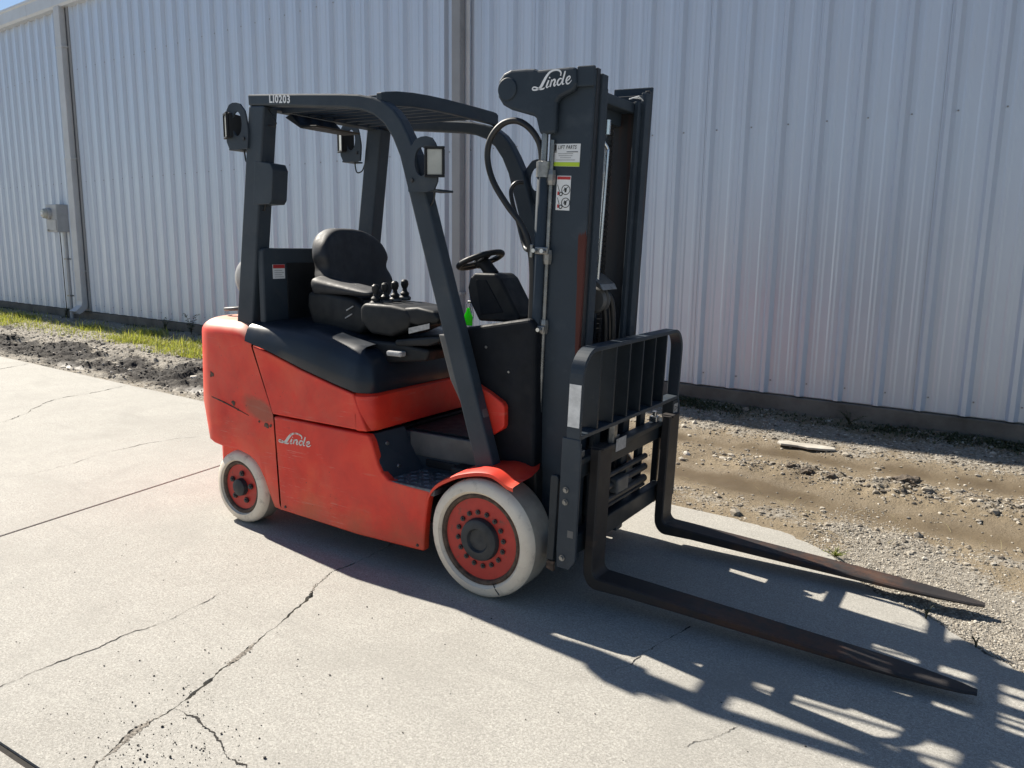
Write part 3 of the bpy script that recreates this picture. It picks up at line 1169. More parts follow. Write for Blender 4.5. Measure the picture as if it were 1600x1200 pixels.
def build_building():
    bd = empty('metal_building', (-8, WALL_Y, 0))
    tag(bd, 'long metal-sided building of pale grey ribbed sheets with gutter', 'building')
    off = Vector((-8, WALL_Y, 0))

    def L(o):
        o.location = Vector(o.location)-off
        return o
    # ribbed sheet: three major ribs, minor stiffening ribs between
    prof = []
    for k in range(3):
        c = RIB*k
        prof += [(c-0.042, 0), (c-0.016, -0.042), (c+0.016, -0.042), (c+0.042, 0)]
        for mc in (c+0.10, c+0.205):
            prof += [(mc-0.024, 0), (mc-0.010, -0.005), (mc+0.010, -0.005), (mc+0.024, 0)]
    prof = [(-0.05, 0.0)]+prof+[(RIB*3-0.052, 0.0)]
    z0, z1 = 0.312, EAVE
    n = len(prof)
    zs = [z0, 0.9, 1.8, 2.7, 3.6, 4.5, z1]
    V, F = [], []
    for z in zs:
        V += [(x, y, z) for x, y in prof]
    for a in range(len(zs)-1):
        for i in range(n-1):
            F.append((a*n+i, a*n+i+1, (a+1)*n+i+1, (a+1)*n+i))
    # return lip at the foot gives the sheet a visible edge
    b = len(V)
    V += [(x, y+0.012, z0) for x, y in prof]
    for i in range(n-1):
        F.append((i+1, i, b+i, b+i+1))
    me = bpy.data.meshes.new('wall_sheet')
    me.from_pydata(V, [], F)
    me.update()
    np_ = int(round((BX1-BX0)/(RIB*3)))
    for i in range(np_):
        o = link_mesh('wall_sheet', me, 'wall_sheet', bd)
        o.location = (BX0+RIB*0.5+RIB*3*i, WALL_Y+(0.0015 if i % 2 else 0), 0)
        L(o)
    # backing wall, ends and roof close the volume
    D = 14.0
    ridge = EAVE+0.35+D/2/8
    V, F = prism_vf([(WALL_Y+0.03, 0.0), (WALL_Y+D, 0.0), (WALL_Y+D, EAVE), (WALL_Y+D/2, ridge-0.12), (WALL_Y+0.03, EAVE)], BX0+0.1, BX1-0.15, axis='x')
    L(mk('wall_core', V, F, 'trim_sheet', bd))
    V, F = prism_vf([(WALL_Y-0.10, EAVE+0.22), (WALL_Y+D/2, ridge+0.06), (WALL_Y+D+0.1, EAVE+0.22), (WALL_Y+D+0.1, EAVE+0.17), (WALL_Y+D/2, ridge), (WALL_Y-0.10, EAVE+0.17)], BX0-0.1, BX1+0.1, axis='x')
    L(mk('roof', V, F, 'roof_sheet', bd))
    # box gutter in lengths, with lapped joints
    gp = [(WALL_Y-0.002, EAVE-0.09), (WALL_Y-0.115, EAVE-0.09), (WALL_Y-0.135, EAVE-0.05), (WALL_Y-0.135, EAVE+0.13), (WALL_Y-0.150, EAVE+0.15), (WALL_Y-0.120, EAVE+0.15), (WALL_Y-0.120, EAVE-0.07), (WALL_Y-0.002, EAVE-0.07)]
    x = BX0
    k = 0
    while x < BX1:
        xe = min(BX1, x+6.1)
        V, F = prism_vf(gp, x, xe+0.02, axis='x')
        if k % 2:
            V = [(a, b_-0.003, c+0.002) for a, b_, c in V]
        L(mk('gutter', V, F, 'trim_sheet', bd))
        x = xe
        k += 1
    # concrete foundation
    V, F = box_vf(BX0, BX1, WALL_Y-0.035, WALL_Y+0.3, -0.15, 0.300)
    L(mk('foundation', V, F, 'foundation_concrete', bd, bevel=0.008))
    # downspouts
    for (cx, w, d, m1) in ((-12.33, 0.20, 0.10, 'spout_pale'), (-3.615, 0.115, 0.085, 'spout_paint')):
        y1 = WALL_Y-0.046
        y0 = y1-d
        o = L(box('downspout', cx-w/2, cx+w/2, y0, y1, 0.42, EAVE-0.08, m1, bd, bevel=0.008))
        zz = 0.42
        V = []
        pts = [(y1, y0, zz+0.03), (y1-0.02, y0-0.01, zz-0.03), (y1-0.10, y0-0.09, zz-0.10), (y1-0.16, y0-0.14, zz-0.13)]
        for a, b_, z in pts:
            V += [(cx-w/2-0.003, b_, z+0.03), (cx+w/2+0.003, b_, z+0.03), (cx+w/2+0.003, a, z-0.02), (cx-w/2-0.003, a, z-0.02)]
        F = []
        for i in range(3):
            for j in range(4):
                q = (j+1) % 4
                F.append((i*4+j, i*4+q, (i+1)*4+q, (i+1)*4+j))
        e = mk('elbow', V, F, m1, o)
        for z in (1.0, 2.9, 4.7):
            box('strap', cx-w/2-0.02, cx+w/2+0.02, y0-0.004, y1+0.004, z, z+0.03, m1, o, bevel=0.0)
    # vertical cover trim at the sheet joint beside the near downspout
    L(box('joint_trim', -3.545, -3.50, WALL_Y-0.045, WALL_Y-0.033, 0.32, EAVE-0.09, 'trim_sheet', bd, bevel=0.002))
    L(box('joint_trim', -12.20, -12.13, WALL_Y-0.05, WALL_Y-0.033, 0.32, EAVE-0.09, 'spout_paint', bd, bevel=0.002))
    # screw heads along the girts
    bm = bmesh.new()
    bmesh.ops.create_cone(bm, cap_ends=True, segments=8, radius1=0.007, radius2=0.005, depth=0.007)
    bmesh.ops.rotate(bm, verts=bm.verts, cent=(0, 0, 0), matrix=Matrix.Rotation(R(90), 3, 'X'))
    sm = bpy.data.meshes.new('screw')
    bm.to_mesh(sm)
    bm.free()
    for zr in (0.42, 2.53, 4.35):
        for i in range(-50, 12):
            o = link_mesh('screw', sm, 'spout_paint', bd)
            o.location = Vector((RIB0+RIB*i+0.055, WALL_Y-0.004, zr))-off


def build_meter():
    root = empty('electric_meter', (-12.78, WALL_Y-0.038, 0))
    tag(root, 'grey electric meter box with round dial mounted beside the left downspout', 'meter box')
    x0, x1, z0, z1 = -0.34, 0.06, 1.68, 2.16
    b = box('housing', x0, x1, -0.20, 0, z0, z1, 'meter_grey', root, bevel=0.012)
    box('cover', x0+0.02, x1-0.02, -0.212, -0.20, z0+0.03, z0+0.22, 'meter_grey', b, bevel=0.006)
    lathe('collar', [(0, 0.100), (-0.05, 0.100), (-0.055, 0.09)], (-0.20, -0.20, 2.00), 'meter_grey', b, n=28, caps=False)
    lathe('dial', [(-0.05, 0.086), (-0.10, 0.083), (-0.12, 0.068), (-0.125, 0.0)], (-0.20, -0.20, 2.00), 'lamp_glass', b, n=28)
    box('dial_plate', -0.24, -0.16, -0.329, -0.326, 1.98, 2.02, 'white_label', b, bevel=0)
    box('latch', -0.30, -0.24, -0.225, -0.21, z0+0.02, z0+0.05, 'zinc', b, bevel=0.003)
    tube('conduit', [(0.0, -0.05, 0.10), (0.0, -0.05, 1.72)], 0.030, 'meter_grey', root, n=14)
    tube('ground_wire', [(-0.26, -0.02, 0.12), (-0.26, -0.02, 0.9), (-0.25, -0.03, 1.70)], 0.008, 'dark_steel', root, n=6)
    for z in (0.55, 1.2):
        box('strap', -0.055, 0.055, -0.085, -0.012, z, z+0.025, 'zinc', root, bevel=0.002)


build_ground()
build_pavement()
build_building()
build_meter()
build_stones()
build_grass()
build_weeds()

# ================================================================== FORKLIFT
YC = 0.575
TRUCK_YAW = 0.0775
FK = empty('forklift', (0, 0, 0), TRUCK_YAW)
tag(FK, 'red and charcoal forklift with cream tyres parked on the concrete', 'forklift')


def mir(y):
    return 2*YC-y


def mirror_obj(o, parent=None, name=None):
    """mirrored copy of a part on the other side of the truck's centre line"""
    me = o.data.copy()
    me.transform(Matrix.Translation((0, 2*YC, 0)) @ Matrix.Diagonal((1, -1, 1, 1)))
    me.flip_normals()
    c = bpy.data.objects.new(name or o.name.split('.')[0], me)
    COL.objects.link(c)
    c.parent = parent if parent is not None else o.parent
    return c


TILT = math.tan(R(2.0))


def tl(v):
    """mast tilt (a little forward) about its foot"""
    x, y, z = v
    return (x+TILT*(z-0.35), y, z-TILT*(x-0.2))


# script logo in strokes: (x, z, width) on a 365 x 135 field
LOGO = [
    [(590, 187, 9), (593, 163, 12), (572, 143, 13), (532, 136, 14), (492, 146, 17), (462, 172, 21), (437, 207, 25), (416, 240, 25), (396, 258, 19),
     (368, 267, 13), (340, 266, 12), (328, 256, 11), (340, 244, 11), (366, 250, 12), (396, 265, 14), (428, 268, 12), (444, 260, 6)],
    [(482, 207, 13), (470, 232, 16), (461, 254, 15), (470, 262, 9), (484, 252, 5)],
    [(492, 184, 13), (487, 192, 13)],
    [(512, 206, 13), (503, 232, 15), (494, 260, 14)],
    [(500, 238, 6), (518, 214, 10), (536, 208, 13), (540, 222, 15), (531, 246, 15), (536, 258, 10), (552, 246, 5)],
    [(604, 212, 8), (584, 208, 12), (566, 224, 15), (562, 244, 14), (574, 257, 11), (592, 246, 9), (606, 222, 8)],
    [(632, 156, 12), (622, 190, 14), (609, 232, 15), (610, 254, 11), (626, 250, 5)],
    [(642, 236, 7), (664, 226, 9), (678, 210, 10), (668, 200, 11), (650, 212, 13), (643, 236, 15), (652, 255, 12), (672, 252, 8), (692, 232, 4)],
]


def logo(name, org, width, mat, parent, slope=0.0, zs=1.0):
    s = width/365.0
    parts = []
    for st in LOGO:
        P = catmull(st, 4)
        pts = [((p.x-325)*s, (268-p.y)*s*zs, max(1, p.z)*s) for p in P]
        L, Rr = disc_strip(pts, 1.0)
        n = len(L)
        V = [(org[0]+a, org[1], org[2]+b+slope*a) for a, b in L+Rr]
        F = [(i, i+1, n+i+1, n+i) for i in range(n-1)]
        parts.append((V, F))
    V, F = multi(parts)
    # each stroke a hair proud of the one before
    return mk(name, V, F, mat, parent)


# ---------------------------------------------------------------- wheels
def wheel(name, c, rad, width, rim_r, nuts, hub_r, label):
    cx, cy, cz = c            # centre of the outer face
    w = width
    lip = 0.012
    rim = lathe(name, [(0.022, rim_r*0.985), (0.016, rim_r*0.96), (0.034, rim_r*0.90), (0.046, rim_r*0.86), (0.040, rim_r*0.60), (0.034, rim_r*0.45), (0.034, 0.0)], (cx, cy, cz), 'rim_red', FK, n=56)
    rim['label'] = label
    prof = [(w-0.02, rim_r), (w-0.004, rim_r+0.01), (w, rad-0.045), (w-0.012, rad-0.012), (w-0.035, rad), (0.04, rad), (0.018, rad-0.006), (0.004, rad-0.022), (0.0, rad-0.05), (0.002, rim_r+0.012), (0.012, rim_r), (0.05, rim_r-0.004)]
    ty = lathe('tyre', prof[5:], (cx, cy, cz), 'cream_tyre', rim, n=80, smooth=50, caps=False)
    lathe('tread', prof[:6], (cx, cy, cz), 'tread_tyre', ty, n=80, smooth=50, caps=False)
    lathe('rim_edge', [(0.012, rim_r-0.001), (0.008, rim_r-0.008), (0.012, rim_r-0.018), (0.024, rim_r-0.024), (0.036, rim_r-0.028)], (cx, cy, cz), 'rim_rust', rim, n=56, caps=False)
    return rim, ty


def nut_mesh(r, h):
    V, F = lathe_vf([(0, r), (-h, r*0.92), (-h, r*0.5), (-h-0.006, r*0.45), (-h-0.006, 0)], (0, 0, 0), 'y', 6)
    bm = bmesh.new()
    vs = [bm.verts.new(v) for v in V]
    for f in F:
        try:
            bm.faces.new([vs[i] for i in f])
        except ValueError:
            pass
    me = bpy.data.meshes.new('lug_nut')
    bm.to_mesh(me)
    bm.free()
    me.materials.append(M('dark_steel'))
    return me


def front_wheel(side):
    cz = 0.266
    rim, ty = wheel('front_wheel', (0, 0, cz), 0.266, 0.205, 0.205, 16, 0.07, 'front wheel with cream tyre and ring of lug nuts')
    hub = lathe('hub', [(0.036, 0.096), (0.010, 0.095), (-0.002, 0.090), (-0.008, 0.078), (-0.008, 0.054), (0.004, 0.046), (0.004, 0.0)], (0, 0, cz), 'hub_grey', rim, n=40)
    bolt = nut_mesh(0.0125, 0.022)
    for i in range(16):
        t = 2*math.pi*(i+0.3)/16
        o = bpy.data.objects.new('lug_nut', bolt)
        COL.objects.link(o)
        o.parent = rim
        o.location = (0.120*math.cos(t), 0.036, cz+0.120*math.sin(t))
        o.rotation_euler = (0, t*1.7, 0)
    if True:
        # split in the tyre wall and torn rim edge
        tube('tyre_split', [(0.075, 0.0075, cz-0.185), (0.095, -0.0005, cz-0.205), (0.112, 0.002, cz-0.225)], 0.0022, 'black_print', rim, n=6)
    return rim


def rear_wheel():
    cx, cy, cz = -1.622, 0.044, 0.2026
    rim, ty = wheel('rear_wheel', (cx, cy, cz), 0.2026, 0.155, 0.147, 5, 0.04, 'smaller rear wheel with cream tyre and five bolts')
    lathe('hub', [(0.036, 0.050), (-0.004, 0.046), (-0.010, 0.034), (-0.010, 0.0)], (cx, cy, cz), 'hub_grey', rim, n=28)
    bolt = nut_mesh(0.017, 0.026)
    for i in range(5):
        t = 2*math.pi*(i+0.15)/5
        o = bpy.data.objects.new('lug_nut', bolt)
        COL.objects.link(o)
        o.parent = rim
        o.location = (cx+0.078*math.cos(t), cy+0.036, cz+0.078*math.sin(t))
        # flat black disc behind each nut, a pocket's shade painted in
        lathe('pocket_shade', [(0.038, 0.026), (0.034, 0.024), (0.034, 0)], (cx+0.078*math.cos(t), cy-0.003, cz+0.078*math.sin(t)), 'black_print', rim, n=14)
    return rim


def copy_mirror(root):
    """wheel on the far side: mirrored rim with mirrored children"""
    c = mirror_obj(root, FK)
    c['label'] = root['label'].replace('wheel', 'wheel on the far side', 1)
    for ch in list(root.children):
        me = ch.data.copy()
        me.transform(ch.matrix_basis)
        me.transform(Matrix.Translation((0, 2*YC, 0)) @ Matrix.Diagonal((1, -1, 1, 1)))
        me.flip_normals()
        d = bpy.data.objects.new(ch.name.split('.')[0], me)
        COL.objects.link(d)
        d.parent = c
        for g in ch.children:
            pass
    return c


fwheel = front_wheel(0)
rwheel = rear_wheel()
copy_mirror(fwheel)
copy_mirror(rwheel)

# ---------------------------------------------------------------- chassis core and axle
V, F = multi([box_vf(-1.45, -0.34, 0.30, mir(0.30), 0.16, 0.60), box_vf(-0.36, 0.02, 0.30, mir(0.30), 0.20, 0.58),
              box_vf(-1.30, -0.69, 0.08, mir(0.08), 0.17, 0.62)])
mk('chassis', V, F, 'black_plastic', FK, bevel=0.01)
V, F = lathe_vf([(0.10, 0.07), (mir(0.10), 0.07)], (0, 0, 0.266), 'y', 20)
V2, F2 = lathe_vf([(0.10, 0.05), (mir(0.10), 0.05)], (-1.622, 0, 0.2026), 'y', 20)
V, F = multi([(V, F), (V2, F2)])
mk('axle', V, F, 'dark_steel', FK, smooth=40)

# ---------------------------------------------------------------- side panels
lower = [(-1.303, 0.645), (-0.654, 0.636), (-0.634, 0.607), (-0.615, 0.553), (-0.597, 0.505), (-0.575, 0.470), (-0.531, 0.438), (-0.404, 0.430), (-0.285, 0.427),
         (-0.296, 0.388), (-0.308, 0.32), (-0.316, 0.255), (-0.322, 0.19), (-0.324, 0.132), (-0.729, 0.125), (-1.278, 0.145)]
sp = prism('side_panel', lower, 0.03, 0.075, 'red_panel_paint', FK, bevel=0.010, seg=3, ang=50)
sp['label'] = 'lower red side panel with worn script lettering'
wl_ = logo('lettering', (-1.272, 0.0288, 0.515), 0.235, 'worn_white', sp, slope=0.0, zs=0.72)
mirror_obj(sp)
upper = [(-1.446, 1.000), (-1.32, 0.972), (-1.20, 0.938), (-1.091, 0.906), (-0.98, 0.879), (-0.875, 0.853), (-0.742, 0.824), (-0.660, 0.650), (-1.311, 0.655), (-1.335, 0.72)]
us = prism('upper_side_panel', upper, 0.028, 0.075, 'red_panel_paint', FK, bevel=0.008, seg=3, ang=50)
us['label'] = 'upper red side panel under the seat hood'
mirror_obj(us)
for (x, z) in ((-0.36, 0.155), (-1.24, 0.17)):
    lathe('panel_screw', [(0, 0.008), (-0.004, 0.006), (-0.004, 0)], (x, 0.03, z), 'dark_steel', sp, n=10)


# red front band of the hood, turning in behind the step
def plan_path(xr, xf, ysid, rad, nsid, narc, nfr):
    """plan points (x, y, nx, ny) from the near rear, round the front corner, to the far rear"""
    P = []
    for i in range(nsid):
        t = i/nsid
        P.append((xr+(xf-rad-xr)*t, ysid, 0, -1))
    for i in range(narc+1):
        a = (math.pi/2)*i/narc
        P.append((xf-rad+rad*math.sin(a), ysid+rad-rad*math.cos(a), math.sin(a), -math.cos(a)))
    for i in range(1, nfr):
        t = i/nfr
        P.append((xf, ysid+rad+(YC-ysid-rad)*t, 1, 0))
    Q = [(x, mir(y), nx, -ny) for x, y, nx, ny in P[::-1]]
    return P+Q


pp = plan_path(-0.735, -0.645, 0.028, 0.082, 1, 8, 3)
rows = []
for z, ins in ((0.645, 0.012), (0.652, 0.0), (0.73, 0.0), (0.812, 0.006), (0.826, 0.02)):
    rows.append([(x-nx*ins-(0.05*(0.74-z) if nx == 0 and i in (0, len(pp)-1) else 0)*-1.9, y-ny*ins, z) for i, (x, y, nx, ny) in enumerate(pp)])
grid('hood_front_panel', rows, 'red_panel_paint', FK, smooth=40)

# black seat hood, sloping to the front
pp = plan_path(-1.50, -0.655, 0.032, 0.085, 14, 8, 4)


def hood_zb(x):
    return float(np.interp(x, [-1.5, -1.446, -1.32, -1.091, -0.875, -0.742, -0.60], [1.012, 1.000, 0.972, 0.906, 0.853, 0.826, 0.818]))+0.004


def hood_zt(x):
    return float(np.interp(x, [-1.5, -1.4, -1.1, -0.75, -0.6], [1.12, 1.12, 1.105, 1.045, 1.02]))


rows = []
for t, ins in ((0.0, 0.004), (0.04, -0.004), (0.3, 0.002), (0.6, 0.016), (0.78, 0.032), (0.90, 0.058), (0.97, 0.09), (1.0, 0.135), (1.03, 0.22)):
    row = []
    for (x, y, nx, ny) in pp:
        zb, zt = hood_zb(x), hood_zt(x)
        row.append((x-nx*ins, y-ny*ins, zb+(zt-zb)*t))
    rows.append(row)
hood = grid('seat_hood', rows, 'hood_plastic', FK, smooth=60, caplast=True)
hood['label'] = 'smooth black moulded hood under the seat'

# ---------------------------------------------------------------- counterweight
cols = []   # each: bottom (x,z), middle (x,z), top (x,z), plan y, normal
side = [((-1.290, 0.138), (-1.313, 0.646), (-1.458, 0.992)), ((-1.343, 0.145), (-1.355, 0.646), (-1.49, 1.00)), ((-1.372, 0.21), (-1.38, 0.646), (-1.505, 1.01)),
        ((-1.396, 0.266), (-1.40, 0.646), (-1.53, 1.02)), ((-1.435, 0.33), (-1.44, 0.646), (-1.55, 1.03)), ((-1.479, 0.375), (-1.49, 0.646), (-1.58, 1.035)),
        ((-1.53, 0.40), (-1.54, 0.646), (-1.61, 1.04)), ((-1.60, 0.415), (-1.60, 0.646), (-1.65, 1.04)), ((-1.68, 0.42), (-1.68, 0.646), (-1.69, 1.04)), ((-1.75, 0.42), (-1.75, 0.646), (-1.74, 1.04))]
for bt, md, tp in side:
    cols.append((bt, md, tp, 0.035, (0, -1)))
RC = 0.30
XB = -2.075
for i in range(1, 13):
    a = (math.pi/2)*i/12
    x = XB+RC-RC*math.sin(a)
    y = 0.035+RC-RC*math.cos(a)
    cols.append(((x+0.075*math.sin(a), 0.425), (x, 0.646), (x+0.03*math.sin(a), 1.04), y, (-math.sin(a), -math.cos(a))))
for y in (0.42, 0.50, YC):
    cols.append(((XB+0.075, 0.425), (XB, 0.646), (XB+0.03, 1.04), y, (-1, 0)))
half = len(cols)
cols += [(b, m_, t, mir(y), (n[0], -n[1])) for b, m_, t, y, n in cols[::-1][1:]]
P = []
TS = [0.0, 0.03, 0.15, 0.3, 0.4, 0.5, 0.6, 0.7, 0.8, 0.9, 1.0]
for t in TS:
    row = []
    for b, m_, tp, y, n in cols:
        if t < 0.4:
            u = t/0.4
            x, z = b[0]+(m_[0]-b[0])*u, b[1]+(m_[1]-b[1])*u
        else:
            u = (t-0.4)/0.6
            x, z = m_[0]+(tp[0]-m_[0])*u, m_[1]+(tp[1]-m_[1])*u
        ins = 0.014 if t == 0 else 0.0
        row.append((x-n[0]*ins, y-n[1]*ins, z))
    P.append(row)
for a in range(1, 8):
    th = (math.pi/2)*a/7
    ins = 0.11*(1-math.cos(th))
    dz = 0.075*math.sin(th)
    P.append([(tp[0]-n[0]*ins, y-n[1]*ins, tp[1]+dz) for b, m_, tp, y, n in cols])
P.append([(tp[0]-n[0]*0.30, y-n[1]*0.25, tp[1]+0.095) for b, m_, tp, y, n in cols])
# inner turn-under along the bottom edge
P.insert(0, [(x, y-n[1]*0.10, z+0.004) for (x, y, z), (b, m_, tp, yy, n) in zip(P[0], cols)])
cw = grid('counterweight', P, 'red_paint', FK, smooth=45, caplast=True)
cw['label'] = 'scraped red counterweight with rounded rear corners'
# casting step line and old scars
tube('scrape_line', [(-1.985, 0.128, 0.712), (-1.90, 0.073, 0.705), (-1.80, 0.040, 0.690), (-1.70, 0.0335, 0.672), (-1.60, 0.0335, 0.648), (-1.50, 0.0335, 0.622)], 0.003, 'rim_rust', cw, n=6,
     rads=[0.004, 0.0055, 0.0048, 0.004, 0.003, 0.001])


def chip(x, z, s, seed, y=0.0345):
    rnd = random.Random(seed)
    n = 9
    pts = []
    for i in range(n):
        a = 6.283*i/n
        r = s*rnd.uniform(0.5, 1.15)
        pts.append((x+r*math.cos(a), z+r*math.sin(a)*0.85))
    V, F = prism_vf(pts, y-0.0015, y+0.01, 'y')
    return mk('paint_chip', V, F, 'rim_rust', cw)


chip(-1.79, 0.815, 0.022, 9, y=0.0362)
chip(-1.62, 0.675, 0.020, 3)
chip(-1.585, 0.645, 0.008, 4)
chip(-1.365, 0.585, 0.018, 5)
chip(-1.335, 0.590, 0.012, 6)
chip(-1.42, 0.600, 0.010, 7)
V, F = multi([box_vf(-2.0, -1.35, 0.22, mir(0.22), 0.18, 0.60)])
mk('ballast_block', V, F, 'red_panel_paint', FK, bevel=0.03)
# lifting ring on the counterweight
ring = []
for i in range(28):
    a = 6.283*i/28
    ring.append((-1.83+0.085*math.cos(a), 0.27+0.07*math.sin(a), 1.158+0.006*math.cos(a)))
tube('lifting_ring', ring, 0.011, 'grey_plastic', FK, closed=True, n=8)

# ---------------------------------------------------------------- step, floor and cowl
V = [(-0.668, 0.045, 0.632), (-0.552, 0.045, 0.432), (-0.515, 0.285, 0.432), (-0.645, 0.285, 0.632)]
V2 = [(x-0.02, y, z) for x, y, z in V]
sb = mk('step_riser', V+V2, [(0, 1, 2, 3), (7, 6, 5, 4), (0, 4, 5, 1), (1, 5, 6, 2), (2, 6, 7, 3), (3, 7, 4, 0)], 'charcoal_paint', FK, bevel=0.004)
for (t, z) in ((0.3, 0.58), (0.42, 0.475)):
    x = -0.668+(0.632-z)/0.2*0.116+0.012
    lathe('bolt', [(0, 0.011), (0.008, 0.009), (0.008, 0)], (x, 0.10+t*0.1, z), 'zinc', sb, axis='x', n=10)
tr_ = box('step_tread', -0.555, -0.262, 0.032, 0.285, 0.405, 0.436, 'tread_plate', FK, bevel=0.005)
# raised bars on the tread
for i in range(7):
    for j in range(5):
        x, y = -0.52+0.038*i, 0.065+0.045*j
        a = R(35 if (i+j) % 2 else -35)
        dx, dy = 0.014*math.cos(a), 0.014*math.sin(a)
        V = [(x-dx-dy*0.25, y-dy+dx*0.25, 0.436), (x+dx-dy*0.25, y+dy+dx*0.25, 0.436), (x+dx+dy*0.25, y+dy-dx*0.25, 0.436), (x-dx+dy*0.25, y-dy-dx*0.25, 0.436),
             (x-dx*0.7, y-dy*0.7, 0.440), (x+dx*0.7, y+dy*0.7, 0.440)]
        mk('tread_bar', V, [(0, 1, 5, 4), (2, 3, 4, 5), (1, 2, 5), (3, 0, 4)], 'tread_plate', tr_)
fl = box('floor', -0.655, -0.02, 0.285, mir(0.285), 0.565, 0.612, 'charcoal_paint', FK, bevel=0.008)
box('floor_edge', -0.60, -0.03, 0.272, 0.284, 0.50, 0.618, 'grey_plastic', fl, bevel=0.006)
box('mat', -0.62, -0.06, 0.32, mir(0.32), 0.612, 0.622, 'black_plastic', fl, bevel=0.003)
V = [(-0.56, 0.283, 0.43), (-0.10, 0.283, 0.43), (-0.10, 0.275, 0.51), (-0.60, 0.275, 0.51)]
mk('step_side', V, [(0, 1, 2, 3)], 'charcoal_paint', FK)
V, F = multi([box_vf(-0.50, -0.32, 0.268, 0.280, 0.452, 0.492)])
mk('hand_slot', V, F, 'black_plastic', FK, bevel=0.006)
# pedals
for y in (0.52, 0.62, 0.72):
    prism('pedal', [(-0.13, 0.63), (-0.06, 0.70), (-0.045, 0.69), (-0.115, 0.62)], y-0.03, y+0.03, 'black_plastic', FK)

# front fenders: thin pressed arch over the tyre
arch = catmull([(-0.286, 0, 0.400), (-0.262, 0, 0.445), (-0.225, 0, 0.482), (-0.175, 0, 0.512), (-0.110, 0, 0.543), (-0.022, 0, 0.568), (0.050, 0, 0.575), (0.095, 0, 0.562), (0.135, 0, 0.540), (0.170, 0, 0.532)], 4)
P = []
for p in arch:
    k_ = sstep(0.02, 0.17, p.x)
    row = []
    for y, dz in ((0.008, -0.020), (0.006, -0.004), (0.014, 0.0), (0.05, 0.004), (0.12, 0.006), (0.20, 0.006), (0.28, 0.006)):
        lift = k_*(max(0, y-0.01)*0.16)
        row.append((p.x+k_*max(0, min(y, 0.16)-0.01)*0.22-k_*max(0, y-0.16)*0.5, y, p.z+dz+lift))
    P.append(row)
fd = grid('fender', P, 'red_panel_paint', FK, smooth=50)
fd['label'] = 'red front fender lip arching over the tyre'
mirror_obj(fd)
V, F = multi([box_vf(-0.30, -0.10, 0.20, 0.285, 0.25, 0.50), box_vf(-0.12, 0.16, 0.215, 0.285, 0.18, 0.56)])
wa = mk('wheel_arch', V, F, 'black_plastic', FK, bevel=0.01)
mirror_obj(wa)

# cowl with red side insets
cow = [(-0.268, 1.150), (0.125, 1.222), (0.150, 1.18), (0.155, 0.55), (-0.02, 0.545), (-0.06, 0.62), (-0.16, 0.85), (-0.285, 1.10)]
cw2 = prism('cowl', cow, 0.20, mir(0.20), 'cowl_plastic', FK, bevel=0.018, seg=3)
cw2['label'] = 'black front cowl below the steering column'
ins_ = [(-0.20, 0.945), (-0.174, 0.932), (-0.06, 0.883), (0.005, 0.848), (0.019, 0.832), (0.020, 0.745), (0.012, 0.728), (-0.085, 0.668), (-0.10, 0.67)]
ci = prism('cowl_inset', ins_, 0.168, 0.205, 'red_panel_paint', cw2, bevel=0.010, seg=3)
mirror_obj(ci)
V, F = multi([box_vf(-0.21, 0.05, 0.22, 0.40, 1.172, 1.180)])
V = [(x, y, z+0.18*(x+0.05)) for x, y, z in V]
mk('dash_tray', V, F, 'grey_plastic', cw2, bevel=0.003)
lathe('cowl_screw', [(0, 0.007), (-0.003, 0.006), (-0.003, 0)], (-0.10, 0.20, 1.08), 'zinc', cw2, n=10)
lathe('cowl_screw', [(0, 0.006), (-0.003, 0.005), (-0.003, 0)], (0.02, 0.20, 0.98), 'zinc', cw2, n=10)
# kick plate between front post and hood
prism('knee_guard', [(-0.30, 1.13), (-0.20, 1.13), (-0.05, 0.78), (-0.16, 0.80), (-0.235, 0.93)], 0.115, 0.160, 'grey_plastic', FK, bevel=0.006)

# steering column and wheel
sc_ = prism('steering_column', [(-0.372, 1.392), (-0.252, 1.392), (-0.222, 1.370), (-0.108, 1.188), (-0.12, 1.165), (-0.345, 1.160), (-0.395, 1.245), (-0.412, 1.320), (-0.400, 1.365)], 0.492, 0.662, 'black_plastic', FK, bevel=0.022, seg=3)
prism('column_cover', [(-0.36, 1.36), (-0.30, 1.36), (-0.20, 1.21), (-0.33, 1.19)], 0.4885, 0.4935, 'cowl_plastic', sc_, bevel=0.002)
tube('steering_shaft', [(-0.315, YC, 1.38), (-0.370, YC, 1.438)], 0.032, 'black_plastic', sc_, n=14)
ax_ = Vector((-0.36, 0, 0.93)).normalized()
c0 = Vector((-0.392, YC, 1.452))
ux = Vector((ax_.z, 0, -ax_.x))
uy = Vector((0, 1, 0))
RW = 0.112
pts = [c0+ux*RW*math.cos(6.283*i/40)+uy*RW*math.sin(6.283*i/40) for i in range(40)]
sw = tube('steering_wheel', pts, 0.0140, 'black_plastic', FK, closed=True, n=10)
for a in (90, 210, 330):
    d = ux*math.cos(R(a))+uy*math.sin(R(a))
    s_ = ux*-math.sin(R(a))+uy*math.cos(R(a))
    V = []
    for t, w_ in ((0.018, 0.028), (0.060, 0.016), (0.108, 0.022)):
        for sg in (-1, 1):
            for h_ in (-0.008, 0.006):
                V.append(tuple(c0+d*t+s_*w_*sg+ax_*(h_-0.012*(1-t/0.11))))
    F = [(0, 1, 3, 2), (8, 10, 11, 9)]
    for i in range(2):
        b = i*4
        F += [(b, b+4, b+5, b+1), (b+2, b+3, b+7, b+6), (b+1, b+5, b+7, b+3), (b, b+2, b+6, b+4)]
    mk('spoke', V, F, 'black_plastic', sw, bevel=0.004)
V, F = lathe_vf([(-0.035, 0.026), (-0.02, 0.034), (0.004, 0.032), (0.010, 0.024), (0.010, 0)], (0, 0, 0), 'z', 24)
